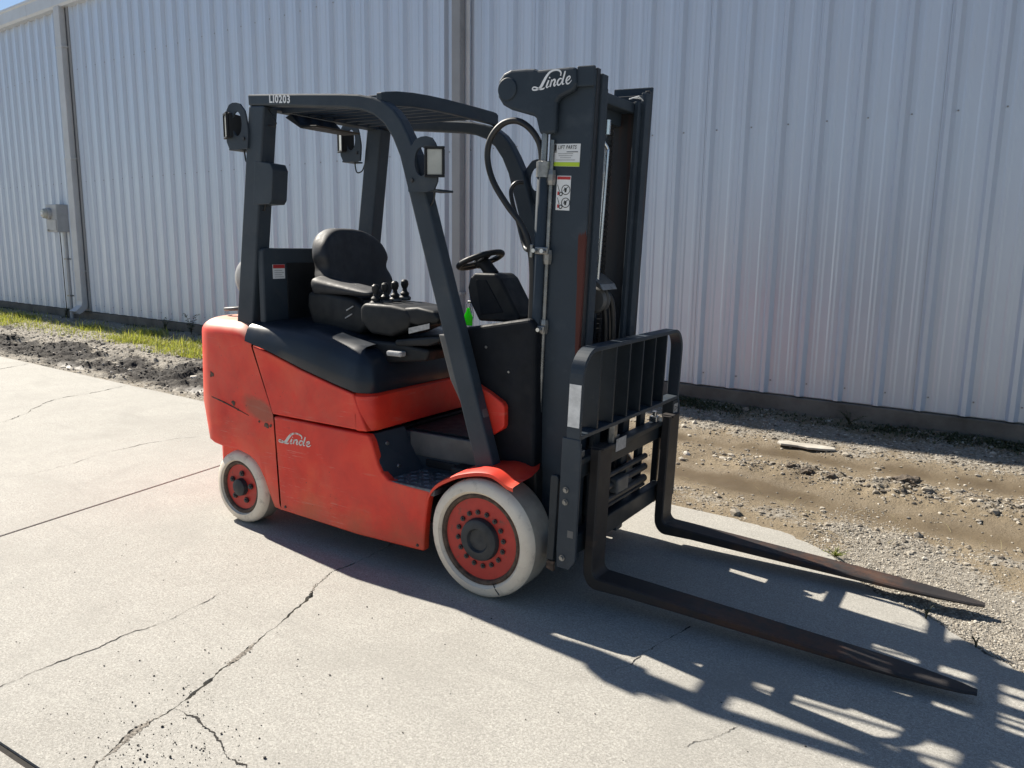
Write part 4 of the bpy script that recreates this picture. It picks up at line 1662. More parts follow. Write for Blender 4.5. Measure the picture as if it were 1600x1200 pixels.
q = Vector((0, 0, 1)).rotation_difference(ax_)
V = [tuple(c0+q @ Vector(v)) for v in V]
mk('wheel_hub', V, F, 'black_plastic', sw, smooth=40)

# ignition key with its tag: hangs from the column, a thing of its own
kx, ky, kz = -0.415, YC-0.07, 1.238
kt = empty('key_tag', (0, 0, 0))
kt.rotation_euler = (0, 0, TRUCK_YAW)
tag(kt, 'bright green key tag hanging from the ignition under the steering wheel', 'key tag')
tube('key', [(kx+0.05, ky, kz+0.014), (kx, ky, kz+0.012)], 0.006, 'zinc', kt, n=8)
rp = [(kx, ky+0.014*math.cos(6.283*i/16), kz-0.006+0.016*math.sin(6.283*i/16)) for i in range(16)]
tube('ring', rp, 0.0018, 'bright_steel', kt, closed=True, n=6)
prism('fob', [(kx-0.022, kz-0.105), (kx+0.022, kz-0.105), (kx+0.024, kz-0.06), (kx+0.010, kz-0.035), (kx+0.006, kz-0.018), (kx-0.006, kz-0.018), (kx-0.010, kz-0.035), (kx-0.024, kz-0.06)], ky-0.004, ky+0.004, 'green_tag', kt, bevel=0.002)
tube('keyring_strap', [(kx+0.014, ky+0.006, kz-0.01), (kx+0.026, ky+0.006, kz-0.05), (kx+0.022, ky+0.006, kz-0.075)], 0.0035, 'white_label', kt, n=6)

# ---------------------------------------------------------------- overhead guard
outer = [(-1.482, 2.252), (-1.10, 2.222), (-0.85, 2.200), (-0.736, 2.187), (-0.66, 2.170), (-0.585, 2.143), (-0.535, 2.108), (-0.495, 2.064), (-0.452, 1.995), (-0.407, 1.908), (0.016, 0.556)]
inner = [(-0.079, 0.540), (-0.500, 1.905), (-0.540, 1.985), (-0.590, 2.050), (-0.650, 2.092), (-0.72, 2.118), (-0.82, 2.136), (-1.10, 2.164), (-1.370, 2.190)]
gf = prism('guard_frame', outer+inner+[(-1.480, 2.198)], 0.10, 0.165, 'charcoal_paint', FK, bevel=0.008, seg=2, ang=25)
gf['label'] = 'charcoal overhead guard side frame with number lettering'
text('lettering', 'LI0203', 0.050, (-1.324, 0.0985, 2.199), 'white_print', gf, bold=0.0016, xscale=0.98, slope=-0.090, track=1.12)
gfar = mirror_obj(gf)
gfar['label'] = 'charcoal overhead guard side frame on the building side'
gp_ = prism('guard_post', [(-1.540, 0.985), (-1.655, 1.045), (-1.479, 2.197), (-1.366, 2.189)], 0.1015, 0.190, 'charcoal_paint', FK, bevel=0.008)
mirror_obj(gp_)
ZB = [(0.105, 2.184), (0.14, 2.193), (0.21, 2.206), (0.33, 2.219), (0.455, 2.226), (0.60, 2.230), (0.85, 2.231), (1.00, 2.230), (1.03, 2.227), (1.045, 2.218)]
V, F = prism_vf([(y, z) for y, z in ZB]+[(y, max(z-0.064, 2.128)) for y, z in ZB[::-1]], -0.634, -0.604, axis='x')
mk('guard_front_bar', V, F, 'charcoal_paint', FK, bevel=0.003)
for y in np.linspace(0.255, mir(0.255), 8):
    zc = float(np.interp(y, [q[0] for q in ZB], [q[1] for q in ZB]))
    V, F = box_vf(-1.402, -0.635, y-0.008, y+0.008, zc-0.050, zc-0.003)
    V = [(x, yy, z+0.012*(-0.635-x)/0.77) for x, yy, z in V]
    mk('guard_slat', V, F, 'charcoal_paint', FK, bevel=0.002)
box('guard_rear_bar', -1.475, -1.403, 0.166, mir(0.166), 2.185, 2.243, 'charcoal_paint', FK, bevel=0.005)
# dark mirror hung under the roof bars
mr = prism('overhead_mirror', [(-1.44, 2.165), (-1.33, 2.105), (-1.22, 2.105), (-1.21, 2.112), (-1.33, 2.120), (-1.40, 2.18)], 0.30, 0.62, 'black_plastic', FK, bevel=0.003)
tube('wire_hook', [(-1.365, 0.13, 2.175), (-1.335, 0.13, 2.14), (-1.315, 0.13, 2.105), (-1.325, 0.13, 2.09), (-1.37, 0.13, 2.10)], 0.004, 'rubber_hose', FK, n=6)


# work lights: looped guard plate in front of a lamp body
def loop_plate(pts_o, hole_c, hole_r, hole_h, y0, y1):
    """outline in (x,z) with an oval hole"""
    n = 24
    O, I = [], []
    # resample outline by angle about the hole centre
    cx, cz = hole_c
    for i in range(n):
        a = 6.283*i/n
        d = Vector((math.cos(a), math.sin(a)))
        best = 0
        m_ = len(pts_o)
        for k_ in range(m_):
            p1 = Vector(pts_o[k_])-Vector(hole_c)
            p2 = Vector(pts_o[(k_+1) % m_])-Vector(hole_c)
            e = p2-p1
            den = d.x*e.y-d.y*e.x
            if abs(den) < 1e-9:
                continue
            t = (p1.x*e.y-p1.y*e.x)/den
            s = (p1.x*d.y-p1.y*d.x)/den
            if t > 0 and -1e-6 <= s <= 1+1e-6:
                best = max(best, t)
        O.append((cx+d.x*best, cz+d.y*best))
        I.append((cx+d.x*hole_r, cz+d.y*hole_h))
    V = [(x, y0, z) for x, z in O]+[(x, y0, z) for x, z in I]+[(x, y1, z) for x, z in O]+[(x, y1, z) for x, z in I]
    F = []
    for i in range(n):
        j = (i+1) % n
        F += [(i, j, n+j, n+i), (2*n+i, 3*n+i, 3*n+j, 2*n+j), (i, 2*n+i, 2*n+j, j), (n+i, n+j, 3*n+j, 3*n+i)]
    return V, F


def work_light(cx, cy, cz, face, label):
    """face: +1 lamp looks forward, -1 rearward; looped bracket plate with a boxy lamp beside its opening"""
    f = face
    out = [(cx-0.075*f, cz-0.095), (cx-0.082*f, cz-0.02), (cx-0.066*f, cz+0.055), (cx-0.035*f, cz+0.088), (cx, cz+0.097), (cx+0.032*f, cz+0.088), (cx+0.055*f, cz+0.060), (cx+0.062*f, cz+0.01), (cx+0.055*f, cz-0.085), (cx+0.02*f, cz-0.098)]
    V, F = loop_plate(out, (cx-0.014*f, cz+0.008), 0.030, 0.050, cy, cy+0.009)
    wlg = mk('work_light', V, F, 'charcoal_paint', FK)
    wlg['label'] = label
    # lamp housing turned a little outward, ribbed back, clear lens
    rot = Matrix.Rotation(R(-62)*f, 3, 'Z')
    c = Vector((cx+0.034*f, cy+0.026, cz+0.004))

    def place(V):
        return [tuple(c+rot @ Vector((v[0]*f, v[1], v[2]))) for v in V]
    V, F = box_vf(-0.030, 0.030, -0.034, 0.034, -0.052, 0.052)
    V = [(x, y*(1.0 if x > 0 else 0.72), z*(1.0 if x > 0 else 0.8)) for x, y, z in V]
    mk('lamp_body', place(V), F, 'black_plastic', wlg, bevel=0.006, seg=2)
    V, F = box_vf(0.031, 0.036, -0.027, 0.027, -0.044, 0.044)
    mk('lens', place(V), F, 'lamp_glass', wlg, bevel=0.003)
    for (y0_, y1_, z0_, z1_) in ((-0.036, 0.036, 0.0445, 0.053), (-0.036, 0.036, -0.053, -0.0445), (-0.036, -0.0275, -0.044, 0.044), (0.0275, 0.036, -0.044, 0.044)):
        V, F = box_vf(0.0305, 0.041, y0_, y1_, z0_, z1_)
        mk('bezel', place(V), F, 'black_plastic', wlg, bevel=0.002)
    box('bracket', min(cx, cx+0.055*f), max(cx, cx+0.055*f), cy+0.008, cy+0.10, cz-0.096, cz-0.088, 'charcoal_paint', wlg, bevel=0.002)
    lathe('mount_bolt', [(0.0, 0.008), (-0.006, 0.007), (-0.006, 0)], (cx-0.055*f, cy, cz-0.055), 'dark_steel', wlg, n=8)
    tube('cable', catmull([(cx+0.01*f, cy+0.05, cz-0.05), (cx+0.005*f, cy+0.05, cz-0.115), (cx-0.012*f, cy+0.045, cz-0.145), (cx-0.04*f, cy+0.05, cz-0.138), (cx-0.055*f, cy+0.055, cz-0.105)], 4), 0.0035, 'rubber_hose', wlg, n=6)
    mt = Matrix.Translation((cx, cy, cz)) @ Matrix.Scale(1.2, 4) @ Matrix.Translation((-cx, -cy, -cz))
    for o in [wlg]+list(wlg.children):
        o.data.transform(mt)
    return wlg


work_light(-0.330, 0.06, 1.862, 1, 'grey work light on the near front post')
work_light(-1.575, 0.09, 2.105, -1, 'grey work light at the near rear post')
work_light(-1.60, 0.93, 2.125, -1, 'grey work light on the far rear post')
work_light(-0.330, 1.02, 1.862, 1, 'grey work light on the far front post, mostly behind the mast')
# control box on the inside of the rear post
bxp = prism('alarm_box', [(-1.448, 1.93), (-1.335, 1.912), (-1.318, 1.88), (-1.335, 1.735), (-1.352, 1.715), (-1.475, 1.712)], 0.10, 0.20, 'charcoal_paint', FK, bevel=0.004, seg=2)
tube('cable', [(-1.46, 0.13, 1.715), (-1.45, 0.13, 1.69), (-1.425, 0.13, 1.685), (-1.415, 0.13, 1.715)], 0.0035, 'rubber_hose', bxp, n=6)

# rear bulkhead behind the seat
V, F = prism_vf([(0.115, 1.05), (mir(0.115), 1.05), (mir(0.115), 1.485), (mir(0.125), 1.497), (0.125, 1.497), (0.115, 1.485)], -1.478, -1.437, axis='x')
bh = mk('bulkhead', V, F, 'charcoal_paint', FK, bevel=0.010)
box('bulkhead_recess', -1.436, -1.431, 0.27, mir(0.27), 1.10, 1.42, 'black_plastic', bh, bevel=0.002)
st = box('warning_label', -1.4345, -1.4320, 0.165+0.01, 0.255, 1.338, 1.412, 'white_label', bh, bevel=0)
box('label_header', -1.4320, -1.4312, 0.176, 0.254, 1.392, 1.411, 'red_print', st, bevel=0)
for i in range(4):
    box('print_line', -1.4320, -1.4314, 0.184, 0.246-0.01*(i % 2), 1.346+0.011*i, 1.349+0.011*i, 'grey_label', st, bevel=0)

# propane tank lying across the counterweight: a thing strapped on top
pt_ = empty('propane_tank', (0, 0, 0), TRUCK_YAW)
tag(pt_, 'pale grey propane tank lying across the counterweight behind the rear post', 'gas tank')
lathe('tank_shell', [(0.27, 0.0), (0.275, 0.06), (0.30, 0.105), (0.34, 0.13), (0.38, 0.138), (0.80, 0.138), (0.84, 0.13), (0.87, 0.105), (0.89, 0.06), (0.895, 0)], (-1.79, 0, 1.325), 'tank_paint', pt_, n=36)
for y in (0.45, 0.70):
    lathe('strap', [(0, 0.141), (0.04, 0.141), (0.04, 0.138), (0, 0.138)], (-1.79, y, 1.325), 'dark_steel', pt_, n=36, caps=False)
for y in (0.42, 0.67):
    box('cradle', -1.92, -1.68, y, y+0.10, 1.10, 1.20, 'dark_steel', pt_, bevel=0.008)

# ---------------------------------------------------------------- seat
def pillow(name, rows, mat, parent, smooth=60):
    return grid(name, rows, mat, parent, smooth=smooth, closed=True, capfirst=True, caplast=True)


# backrest: domed top, waist, wider lower wings; swept through a curved thickness
def seat_back():
    half = [(0.0, 1.607), (0.07, 1.605), (0.13, 1.592), (0.185, 1.565), (0.225, 1.528), (0.245, 1.485), (0.250, 1.45), (0.238, 1.418), (0.236, 1.39), (0.250, 1.36), (0.262, 1.325), (0.258, 1.28), (0.235, 1.235), (0.18, 1.215), (0.09, 1.21), (0.0, 1.21)]
    C = (0.565, 1.40)
    H = catmull([(a_, b_, 0) for a_, b_ in half], 3)
    out = [(C[0]+p.x, p.y) for p in H]+[(C[0]-p.x, p.y) for p in H[-2:0:-1]]
    rows = []

    def X(t, yy, zz):
        wing = 0.055*((yy-C[0])/0.25)**2
        return -1.275+t*0.065-0.14*(zz-1.30)+wing
    for t, f in ((-1.0, 0.70), (-0.97, 0.86), (-0.80, 0.955), (-0.4, 1.0), (0.25, 1.0), (0.60, 0.985), (0.82, 0.95), (0.94, 0.88), (1.0, 0.72), (1.03, 0.35)):
        rows.append([(X(t, C[0]+(y-C[0])*f, C[1]+(z-C[1])*f), C[0]+(y-C[0])*f, C[1]+(z-C[1])*f) for y, z in out])
    return pillow('backrest', rows, 'seat_vinyl', FK)


seat_back()


def rounded(name, x0, x1, y0, y1, prof, mat, top=None, e=0.42, n=48):
    """soft pad: plan super-ellipse scaled through (z, factor) rows; top(x, y) adds height"""
    rows = []
    cx, cy, hx, hy = (x0+x1)/2, (y0+y1)/2, (x1-x0)/2, (y1-y0)/2
    z0_, z1_ = prof[0][0], prof[-1][0]
    for z, f in prof:
        row = []
        for i in range(n):
            a = 6.283185*i/n
            ca, sa = math.cos(a), math.sin(a)
            inset = (1-f)*min(hx, hy)
            x = cx+(hx-inset)*math.copysign(abs(ca)**e, ca)
            y = cy+(hy-inset)*math.copysign(abs(sa)**e, sa)
            zz = z+(top(x, y)*(z-z0_)/(z1_-z0_) if top else 0)
            row.append((x, y, zz))
        rows.append(row)
    return pillow(name, rows, mat, FK)


rounded('seat_cushion', -1.28, -0.80, 0.33, 0.82, [(1.10, 0.90), (1.115, 0.97), (1.15, 1.0), (1.185, 1.0), (1.205, 0.96), (1.215, 0.86), (1.216, 0.6), (1.213, 0.3)], 'seat_vinyl', lambda x, y: -0.06*(x+1.2))
box('seat_base', -1.27, -0.80, 0.36, mir(0.36), 1.085, 1.12, 'black_plastic', FK, bevel=0.01)
# long pad of the arm support, its moulded side below
pad = rounded('arm_pad', -1.240, -0.82, 0.235, 0.345, [(1.270, 0.80), (1.285, 0.93), (1.305, 1.0), (1.325, 0.99), (1.338, 0.90), (1.345, 0.70), (1.347, 0.4)], 'seat_vinyl',
              lambda x, y: -0.145*(x+1.23)+0.20*(y-0.245), e=0.35)
pad['label'] = 'long padded arm support beside the seat'
prism('arm_support', [(-1.275, 1.20), (-1.27, 1.275), (-1.15, 1.283), (-0.95, 1.255), (-0.87, 1.215), (-0.83, 1.14), (-0.90, 1.075), (-1.12, 1.06), (-1.24, 1.10)], 0.252, 0.33, 'black_plastic', FK, bevel=0.025, seg=4, smooth=50)
for (xa, za) in ((-0.985, 1.190), (-0.995, 1.150)):
    V, F = box_vf(xa, xa+0.045, 0.246, 0.253, za, za+0.006)
    V = [(x, y, z+0.5*(x-xa)) for x, y, z in V]
    mk('adjuster', V, F, 'grey_label', FK)
# console with four levers standing across it
con = prism('arm_console', [(-0.855, 1.14), (-0.86, 1.215), (-0.83, 1.240), (-0.66, 1.238), (-0.56, 1.225), (-0.53, 1.19), (-0.55, 1.13), (-0.66, 1.085), (-0.79, 1.09)], 0.205, 0.50, 'black_plastic', FK, bevel=0.032, seg=4, smooth=50)
con['label'] = 'arm console carrying four hydraulic levers'
prism('armrest', [(-0.60, 1.165), (-0.585, 1.228), (-0.50, 1.236), (-0.40, 1.222), (-0.365, 1.190), (-0.385, 1.165), (-0.50, 1.145)], 0.21, 0.37, 'black_plastic', FK, bevel=0.030, seg=4, smooth=50)
prism('tray', [(-0.62, 1.075), (-0.40, 1.105), (-0.345, 1.110), (-0.35, 1.085), (-0.42, 1.060), (-0.62, 1.045)], 0.19, 0.40, 'black_plastic', FK, bevel=0.010)
prism('label_plate', [(-0.545, 1.108), (-0.42, 1.140), (-0.42, 1.165), (-0.545, 1.135)], 0.2035, 0.2045, 'grey_label', con, bevel=0)
prism('console_mount', [(-1.02, 0.99), (-0.90, 1.06), (-0.60, 1.06), (-0.42, 1.04), (-0.44, 0.985), (-0.72, 0.955), (-1.0, 0.96)], 0.20, 0.46, 'black_plastic', FK, bevel=0.015, seg=3)
for i, (x, y) in enumerate(((-0.79, 0.250), (-0.785, 0.315), (-0.78, 0.383), (-0.775, 0.452))):
    zt = 1.236+0.006*i
    bt = lathe('lever', [(-0.010, 0.030), (0.006, 0.029), (0.014, 0.021), (0.026, 0.023), (0.036, 0.013), (0.048, 0.011), (0.056, 0.015), (0.070, 0.020), (0.086, 0.018), (0.094, 0.009), (0.095, 0)], (x, y, zt), 'black_plastic', FK, axis='z', n=16)
    lathe('boot', [(-0.004, 0.032), (0.006, 0.031), (0.007, 0.026)], (x, y, zt), 'grey_plastic', bt, axis='z', n=18, caps=False)
box('pale_block', -0.645, -0.555, 0.155, 0.20, 1.000, 1.025, 'grey_label', FK, bevel=0.008)  # small pale grey block beside the console mount

# ---------------------------------------------------------------- mast
mast = prism('mast', [(0.107, 0.13), (0.298, 0.13), (0.298, 2.215), (0.107, 2.215)], 0.270, 0.288, 'mast_paint', FK, bevel=0.003, xf=tl)
mast['label'] = 'charcoal lift mast with nested rails, hoses and stickers'


def rail_part(name, x0, x1, y0, y1, z0, z1, mat, bev=0.003):
    o = box(name, x0, x1, y0, y1, z0, z1, mat, mast, bevel=bev, xf=tl)
    c = mirror_obj(o, mast)
    return o


MY = 0.5675   # mast centre line


def both(name, x0, x1, y0, y1, z0, z1, mat, bev=0.003):
    box(name, x0, x1, y0, y1, z0, z1, mat, mast, bevel=bev, xf=tl)
    box(name, x0, x1, 2*MY-y1, 2*MY-y0, z0, z1, mat, mast, bevel=bev, xf=tl)


box('rail_web', 0.107, 0.298, 2*MY-0.288, 2*MY-0.270, 0.13, 2.245, 'mast_paint', mast, bevel=0.003, xf=tl)
both('rail_flange', 0.278, 0.3005, 0.2885, 0.318, 0.13, 2.225, 'worn_rail')
both('rail_flange', 0.105, 0.125, 0.2885, 0.345, 0.13, 2.205, 'mast_paint')
both('inner_rail', 0.285, 0.309, 0.320, 0.372, 0.14, 2.208, 'mast_paint')
both('inner_rail', 0.140, 0.285, 0.336, 0.354, 0.14, 2.200, 'worn_rail')
both('inner_rail', 0.127, 0.1395, 0.347, 0.385, 0.14, 2.200, 'mast_paint')
both('innermost_rail', 0.165, 0.27, 0.374, 0.392, 0.16, 2.165, 'worn_rail')
both('innermost_rail', 0.271, 0.292, 0.376, 0.412, 0.16, 2.165, 'mast_paint')
# cross members
box('top_crossmember', 0.150, 0.205, 0.3925, 2*MY-0.3925, 2.06, 2.170, 'mast_paint', mast, bevel=0.006, xf=tl)
box('mast_head', 0.205, 0.270, 0.393, 2*MY-0.393, 2.115, 2.160, 'mast_paint', mast, bevel=0.006, xf=tl)
box('middle_crossmember', 0.06, 0.104, 0.29, 2*MY-0.29, 1.05, 1.20, 'mast_paint', mast, bevel=0.006, xf=tl)
box('lower_crossmember', 0.06, 0.104, 0.29, 2*MY-0.29, 0.20, 0.62, 'mast_paint', mast, bevel=0.006, xf=tl)
box('foot_plate', 0.05, 0.27, 0.29, 2*MY-0.29, 0.145, 0.19, 'mast_paint', mast, bevel=0.006, xf=tl)
# pivot brackets to the axle
prism('mast_bracket', [(-0.05, 0.20), (0.106, 0.16), (0.106, 0.64), (0.05, 0.66), (0.02, 0.50), (-0.06, 0.36)], 0.292, 0.335, 'mast_paint', mast, bevel=0.006)
prism('mast_bracket', [(-0.05, 0.20), (0.106, 0.16), (0.106, 0.64), (0.05, 0.66), (0.02, 0.50), (-0.06, 0.36)], 2*MY-0.335, 2*MY-0.292, 'mast_paint', mast, bevel=0.006)
# lift cylinders behind the rails
for y in (0.255, 2*MY-0.255):
    V, F = lathe_vf([(0.35, 0.026), (1.84, 0.026), (1.85, 0.018)], (0.093, y, 0), 'z', 18)
    mk('lift_cylinder', V, F, 'mast_paint', mast, smooth=40, xf=tl)
    V, F = lathe_vf([(1.80, 0.031), (1.862, 0.031), (1.866, 0.022)], (0.093, y, 0), 'z', 18)
    mk('cylinder_gland', V, F, 'zinc', mast, smooth=40, xf=tl)
    V, F = lathe_vf([(1.85, 0.014), (2.06, 0.014)], (0.093, y, 0), 'z', 14)
    mk('piston_rod', V, F, 'dull_steel', mast, smooth=40, xf=tl)
# steel pipe up the back edge with fittings
tube('pipe', [(0.127, 0.262, 0.62), (0.127, 0.262, 1.30), (0.126, 0.262, 1.95)], 0.0105, 'dull_steel', mast, n=12, xf=tl)
for z in (1.80, 1.475, 1.18):
    V, F = lathe_vf([(z-0.03, 0.019), (z-0.012, 0.022), (z+0.012, 0.022), (z+0.03, 0.019)], (0.127, 0.262, 0), 'z', 8)
    mk('pipe_fitting', V, F, 'zinc', mast, xf=tl)
for z in (1.50, 1.17):
    V, F = multi([box_vf(0.085, 0.148, 0.226, 0.236, z-0.014, z+0.016), box_vf(0.062, 0.076, 0.222, 0.29, z-0.030, z+0.026)])
    c_ = mk('hose_clamp', V, F, 'zinc', mast, bevel=0.004, xf=tl)
    for dx in (0.088, 0.128):
        V, F = lathe_vf([(0, 0.010), (-0.014, 0.009), (-0.014, 0)], (dx, 0.222, z), 'y', 8)
        mk('clamp_bolt', V, F, 'bright_steel', mast, xf=tl)
# hoses
hl = [(0.131, 0.27, 1.80), (0.131, 0.265, 1.863), (0.120, 0.26, 1.941), (0.079, 0.25, 2.003), (0.015, 0.245, 2.038), (-0.055, 0.24, 2.027), (-0.110, 0.235, 1.968), (-0.123, 0.235, 1.888), (-0.092, 0.235, 1.793),
      (-0.018, 0.235, 1.691), (0.055, 0.235, 1.610), (0.095, 0.235, 1.521), (0.108, 0.24, 1.40), (0.104, 0.24, 1.15), (0.100, 0.245, 0.95), (0.097, 0.25, 0.81), (0.052, 0.25, 0.66), (-0.03, 0.27, 0.595)]
tube('hose', catmull(hl, 6), 0.0135, 'rubber_hose', mast, n=10)
h2 = [(-0.03, 0.38, 1.80), (-0.055, 0.36, 1.795), (-0.074, 0.35, 1.765), (-0.06, 0.34, 1.71), (-0.025, 0.33, 1.63), (0.005, 0.32, 1.555), (0.035, 0.30, 1.513), (0.075, 0.26, 1.505)]
tube('hose', catmull(h2, 6), 0.010, 'rubber_hose', mast, n=10)
h3 = [(0.115, 0.30, 1.20), (0.09, 0.232, 1.02), (0.088, 0.228, 0.85), (0.06, 0.22, 0.70), (0.0, 0.22, 0.61), (-0.06, 0.26, 0.56)]
tube('hose', catmull(h3, 6), 0.012, 'rubber_hose', mast, n=10)
for z0_, z1_ in ((0.90, 0.965), (0.80, 0.85)):
    tube('hose_ferrule', [(0.098, 0.240, z0_), (0.100, 0.238, z1_)], 0.017, 'zinc', mast, n=8)
# inside the mast: pipe, hose over pulley, chains
tube('inner_pipe', [tl(p) for p in catmull([(0.256, 0.490, 1.37), (0.256, 0.500, 1.60), (0.254, 0.515, 1.90), (0.252, 0.516, 1.94), (0.240, 0.500, 1.965)], 5)], 0.0085, 'bright_steel', mast, n=10)
V, F = lathe_vf([(2.00, 0.016), (2.06, 0.016)], (0.240, 0.525, 0), 'z', 14)
mk('pipe_union', V, F, 'bright_steel', mast, smooth=40, xf=tl)
ih = catmull([(0.20, 0.44, 0.80), (0.215, 0.445, 1.00), (0.225, 0.45, 1.12), (0.24, 0.47, 1.19), (0.265, 0.50, 1.20), (0.285, 0.53, 1.16), (0.292, 0.55, 1.05), (0.292, 0.555, 0.90), (0.29, 0.555, 0.70)], 6)
ih = [(p[0]+0.0, p[1]+0.055, p[2]+0.125) for p in ih]
tube('inner_hose', [tl(p) for p in ih], 0.014, 'rubber_hose', mast, n=10)
tube('inner_hose', [tl((p[0]-0.02, p[1]-0.035, p[2]-0.02)) for p in ih], 0.012, 'rubber_hose', mast, n=10)
V, F = lathe_vf([(0.0, 0.050), (0.012, 0.060), (0.016, 0.060), (0.020, 0.048), (0.040, 0.048), (0.044, 0.060), (0.052, 0.060)], (0.235, 0.505, 1.29), 'y', 24)
mk('hose_pulley', V, F, 'grey_plastic', mast, smooth=40, xf=tl)
prism('pulley_guard', [(0.215, 1.385), (0.285, 1.345), (0.305, 1.340), (0.290, 1.365), (0.24, 1.40), (0.215, 1.41)], 0.455, 0.60, 'zinc', mast, bevel=0.003, xf=tl)
for y in (0.463, 2*MY-0.463):
    parts = []
    for i in range(70):
        z = 0.55+0.0222*i
        w_ = 0.011 if i % 2 else 0.014
        parts.append(box_vf(0.182, 0.197, y-w_, y+w_, z, z+0.019))
    V, F = multi(parts)
    ch_ = mk('lift_chain', V, F, 'dark_steel', mast, xf=tl)
    ch_['kind'] = 'stuff'
V, F = lathe_vf([(0.30, 0.034), (1.98, 0.034)], (0.155, MY, 0), 'z', 20)
mk('free_lift_cylinder', V, F, 'worn_rail', mast, smooth=40, xf=tl)
box('glass_slot_label', 0.3005, 0.3020, 0.345, 0.358, 0.98, 1.10, 'white_label', mast, bevel=0, xf=tl)
V, F = lathe_vf([(0.0, 0.045), (0.03, 0.045)], (0.225, 2*MY-0.36, 2.14), 'z', 16)
tube('tie_wire', [tl(p) for p in [(0.26, 0.72, 2.180), (0.28, 0.75, 2.182), (0.30, 0.775, 2.175), (0.302, 0.778, 2.09)]], 0.0025, 'white_label', mast, n=5)
tube('tie_wire', [tl(p) for p in [(0.255, 0.70, 2.172), (0.285, 0.735, 2.188), (0.295, 0.77, 2.170)]], 0.003, 'white_label', mast, n=5)

# head bracket carrying the script logo
head = [(-0.078, 2.172), (-0.072, 2.206), (-0.048, 2.232), (-0.013, 2.243), (0.06, 2.240), (0.10, 2.236), (0.118, 2.229), (0.27, 2.224), (0.318, 2.229), (0.371, 2.228), (0.371, 2.110), (0.352, 2.105), (0.345, 1.975),
        (0.130, 1.972), (0.112, 2.040), (0.100, 2.050), (-0.011, 2.084), (-0.052, 2.106), (-0.076, 2.140)]
hp = [(-0.078, 2.172), (-0.072, 2.206), (-0.048, 2.232), (-0.013, 2.243), (0.06, 2.240), (0.10, 2.236), (0.118, 2.229), (0.262, 2.226), (0.292, 2.222), (0.296, 2.160), (0.286, 2.135), (0.222, 2.112), (0.208, 2.095), (0.204, 1.976),
      (0.132, 1.974), (0.112, 2.040), (0.100, 2.050), (-0.011, 2.084), (-0.052, 2.106), (-0.076, 2.140)]
hb = prism('head_bracket', hp, 0.238, 0.2695, 'mast_paint', mast, bevel=0.012, seg=3, ang=40)
prism('head_bracket', hp, 2*MY-0.2695, 2*MY-0.238, 'mast_paint', mast, bevel=0.012, seg=3, ang=40)
prism('head_cap', [(0.284, 2.150), (0.368, 2.146), (0.368, 2.224), (0.292, 2.228)], 0.252, 0.2695, 'mast_paint', mast, bevel=0.004)
lathe('pivot_cap', [(0.0, 0.046), (-0.005, 0.046), (-0.008, 0.043), (-0.008, 0)], (-0.026, 0.2385, 2.166), 'mast_paint', hb, n=32)
tube('cross_shaft', [(-0.026, 0.26, 2.166), (-0.026, 2*MY-0.26, 2.166)], 0.030, 'mast_paint', mast, n=16)
logo('lettering', (0.094, 0.2365, 2.150), 0.182, 'white_print', hb, slope=0.03)

# stickers on the near rail
s1 = prism('parts_sticker', [(0.176, 1.938), (0.308, 1.932), (0.304, 1.842), (0.172, 1.850)], 0.2682, 0.2698, 'white_label', mast, bevel=0)
prism('sticker_band', [(0.1735, 1.866), (0.3055, 1.859), (0.3045, 1.8425), (0.1725, 1.8505)], 0.2672, 0.2683, 'lime_print', s1, bevel=0)
text('lettering', 'LIFT PARTS', 0.021, (0.204, 0.2672, 1.916), 'black_print', s1, bold=0.0003, shear=0.25, xscale=0.74, slope=-0.045, track=1.12)
parts = []
for (x0, x1, z, h_) in ((0.181, 0.187, 1.915, 0.018), (0.189, 0.198, 1.909, 0.026), (0.181, 0.198, 1.903, 0.004)):
    parts.append(box_vf(x0, x1, 0.2668, 0.2680, z, z+h_))
V, F = multi(parts)
mk('emblem', V, F, 'black_print', s1)
for i, (a, b) in enumerate(((0.245, 0.297), (0.205, 0.275), (0.208, 0.272), (0.215, 0.265), (0.196, 0.284))):
    z = (1.903, 1.896, 1.888, 1.880, 1.871)[i]
    V, F = box_vf(a, b, 0.2672, 0.2680, z-0.0014, z+0.0014)
    V = [(x, y, q_-0.045*(x-0.24)) for x, y, q_ in V]
    mk('print_line', V, F, 'grey_label' if i else 'black_print', s1)
s2 = prism('warning_sticker', [(0.203, 1.810), (0.268, 1.807), (0.263, 1.668), (0.198, 1.672)], 0.2682, 0.2698, 'white_label', mast, bevel=0)
prism('sticker_band', [(0.205, 1.807), (0.266, 1.804), (0.2655, 1.792), (0.2045, 1.795)], 0.2672, 0.2683, 'red_print', s2, bevel=0)
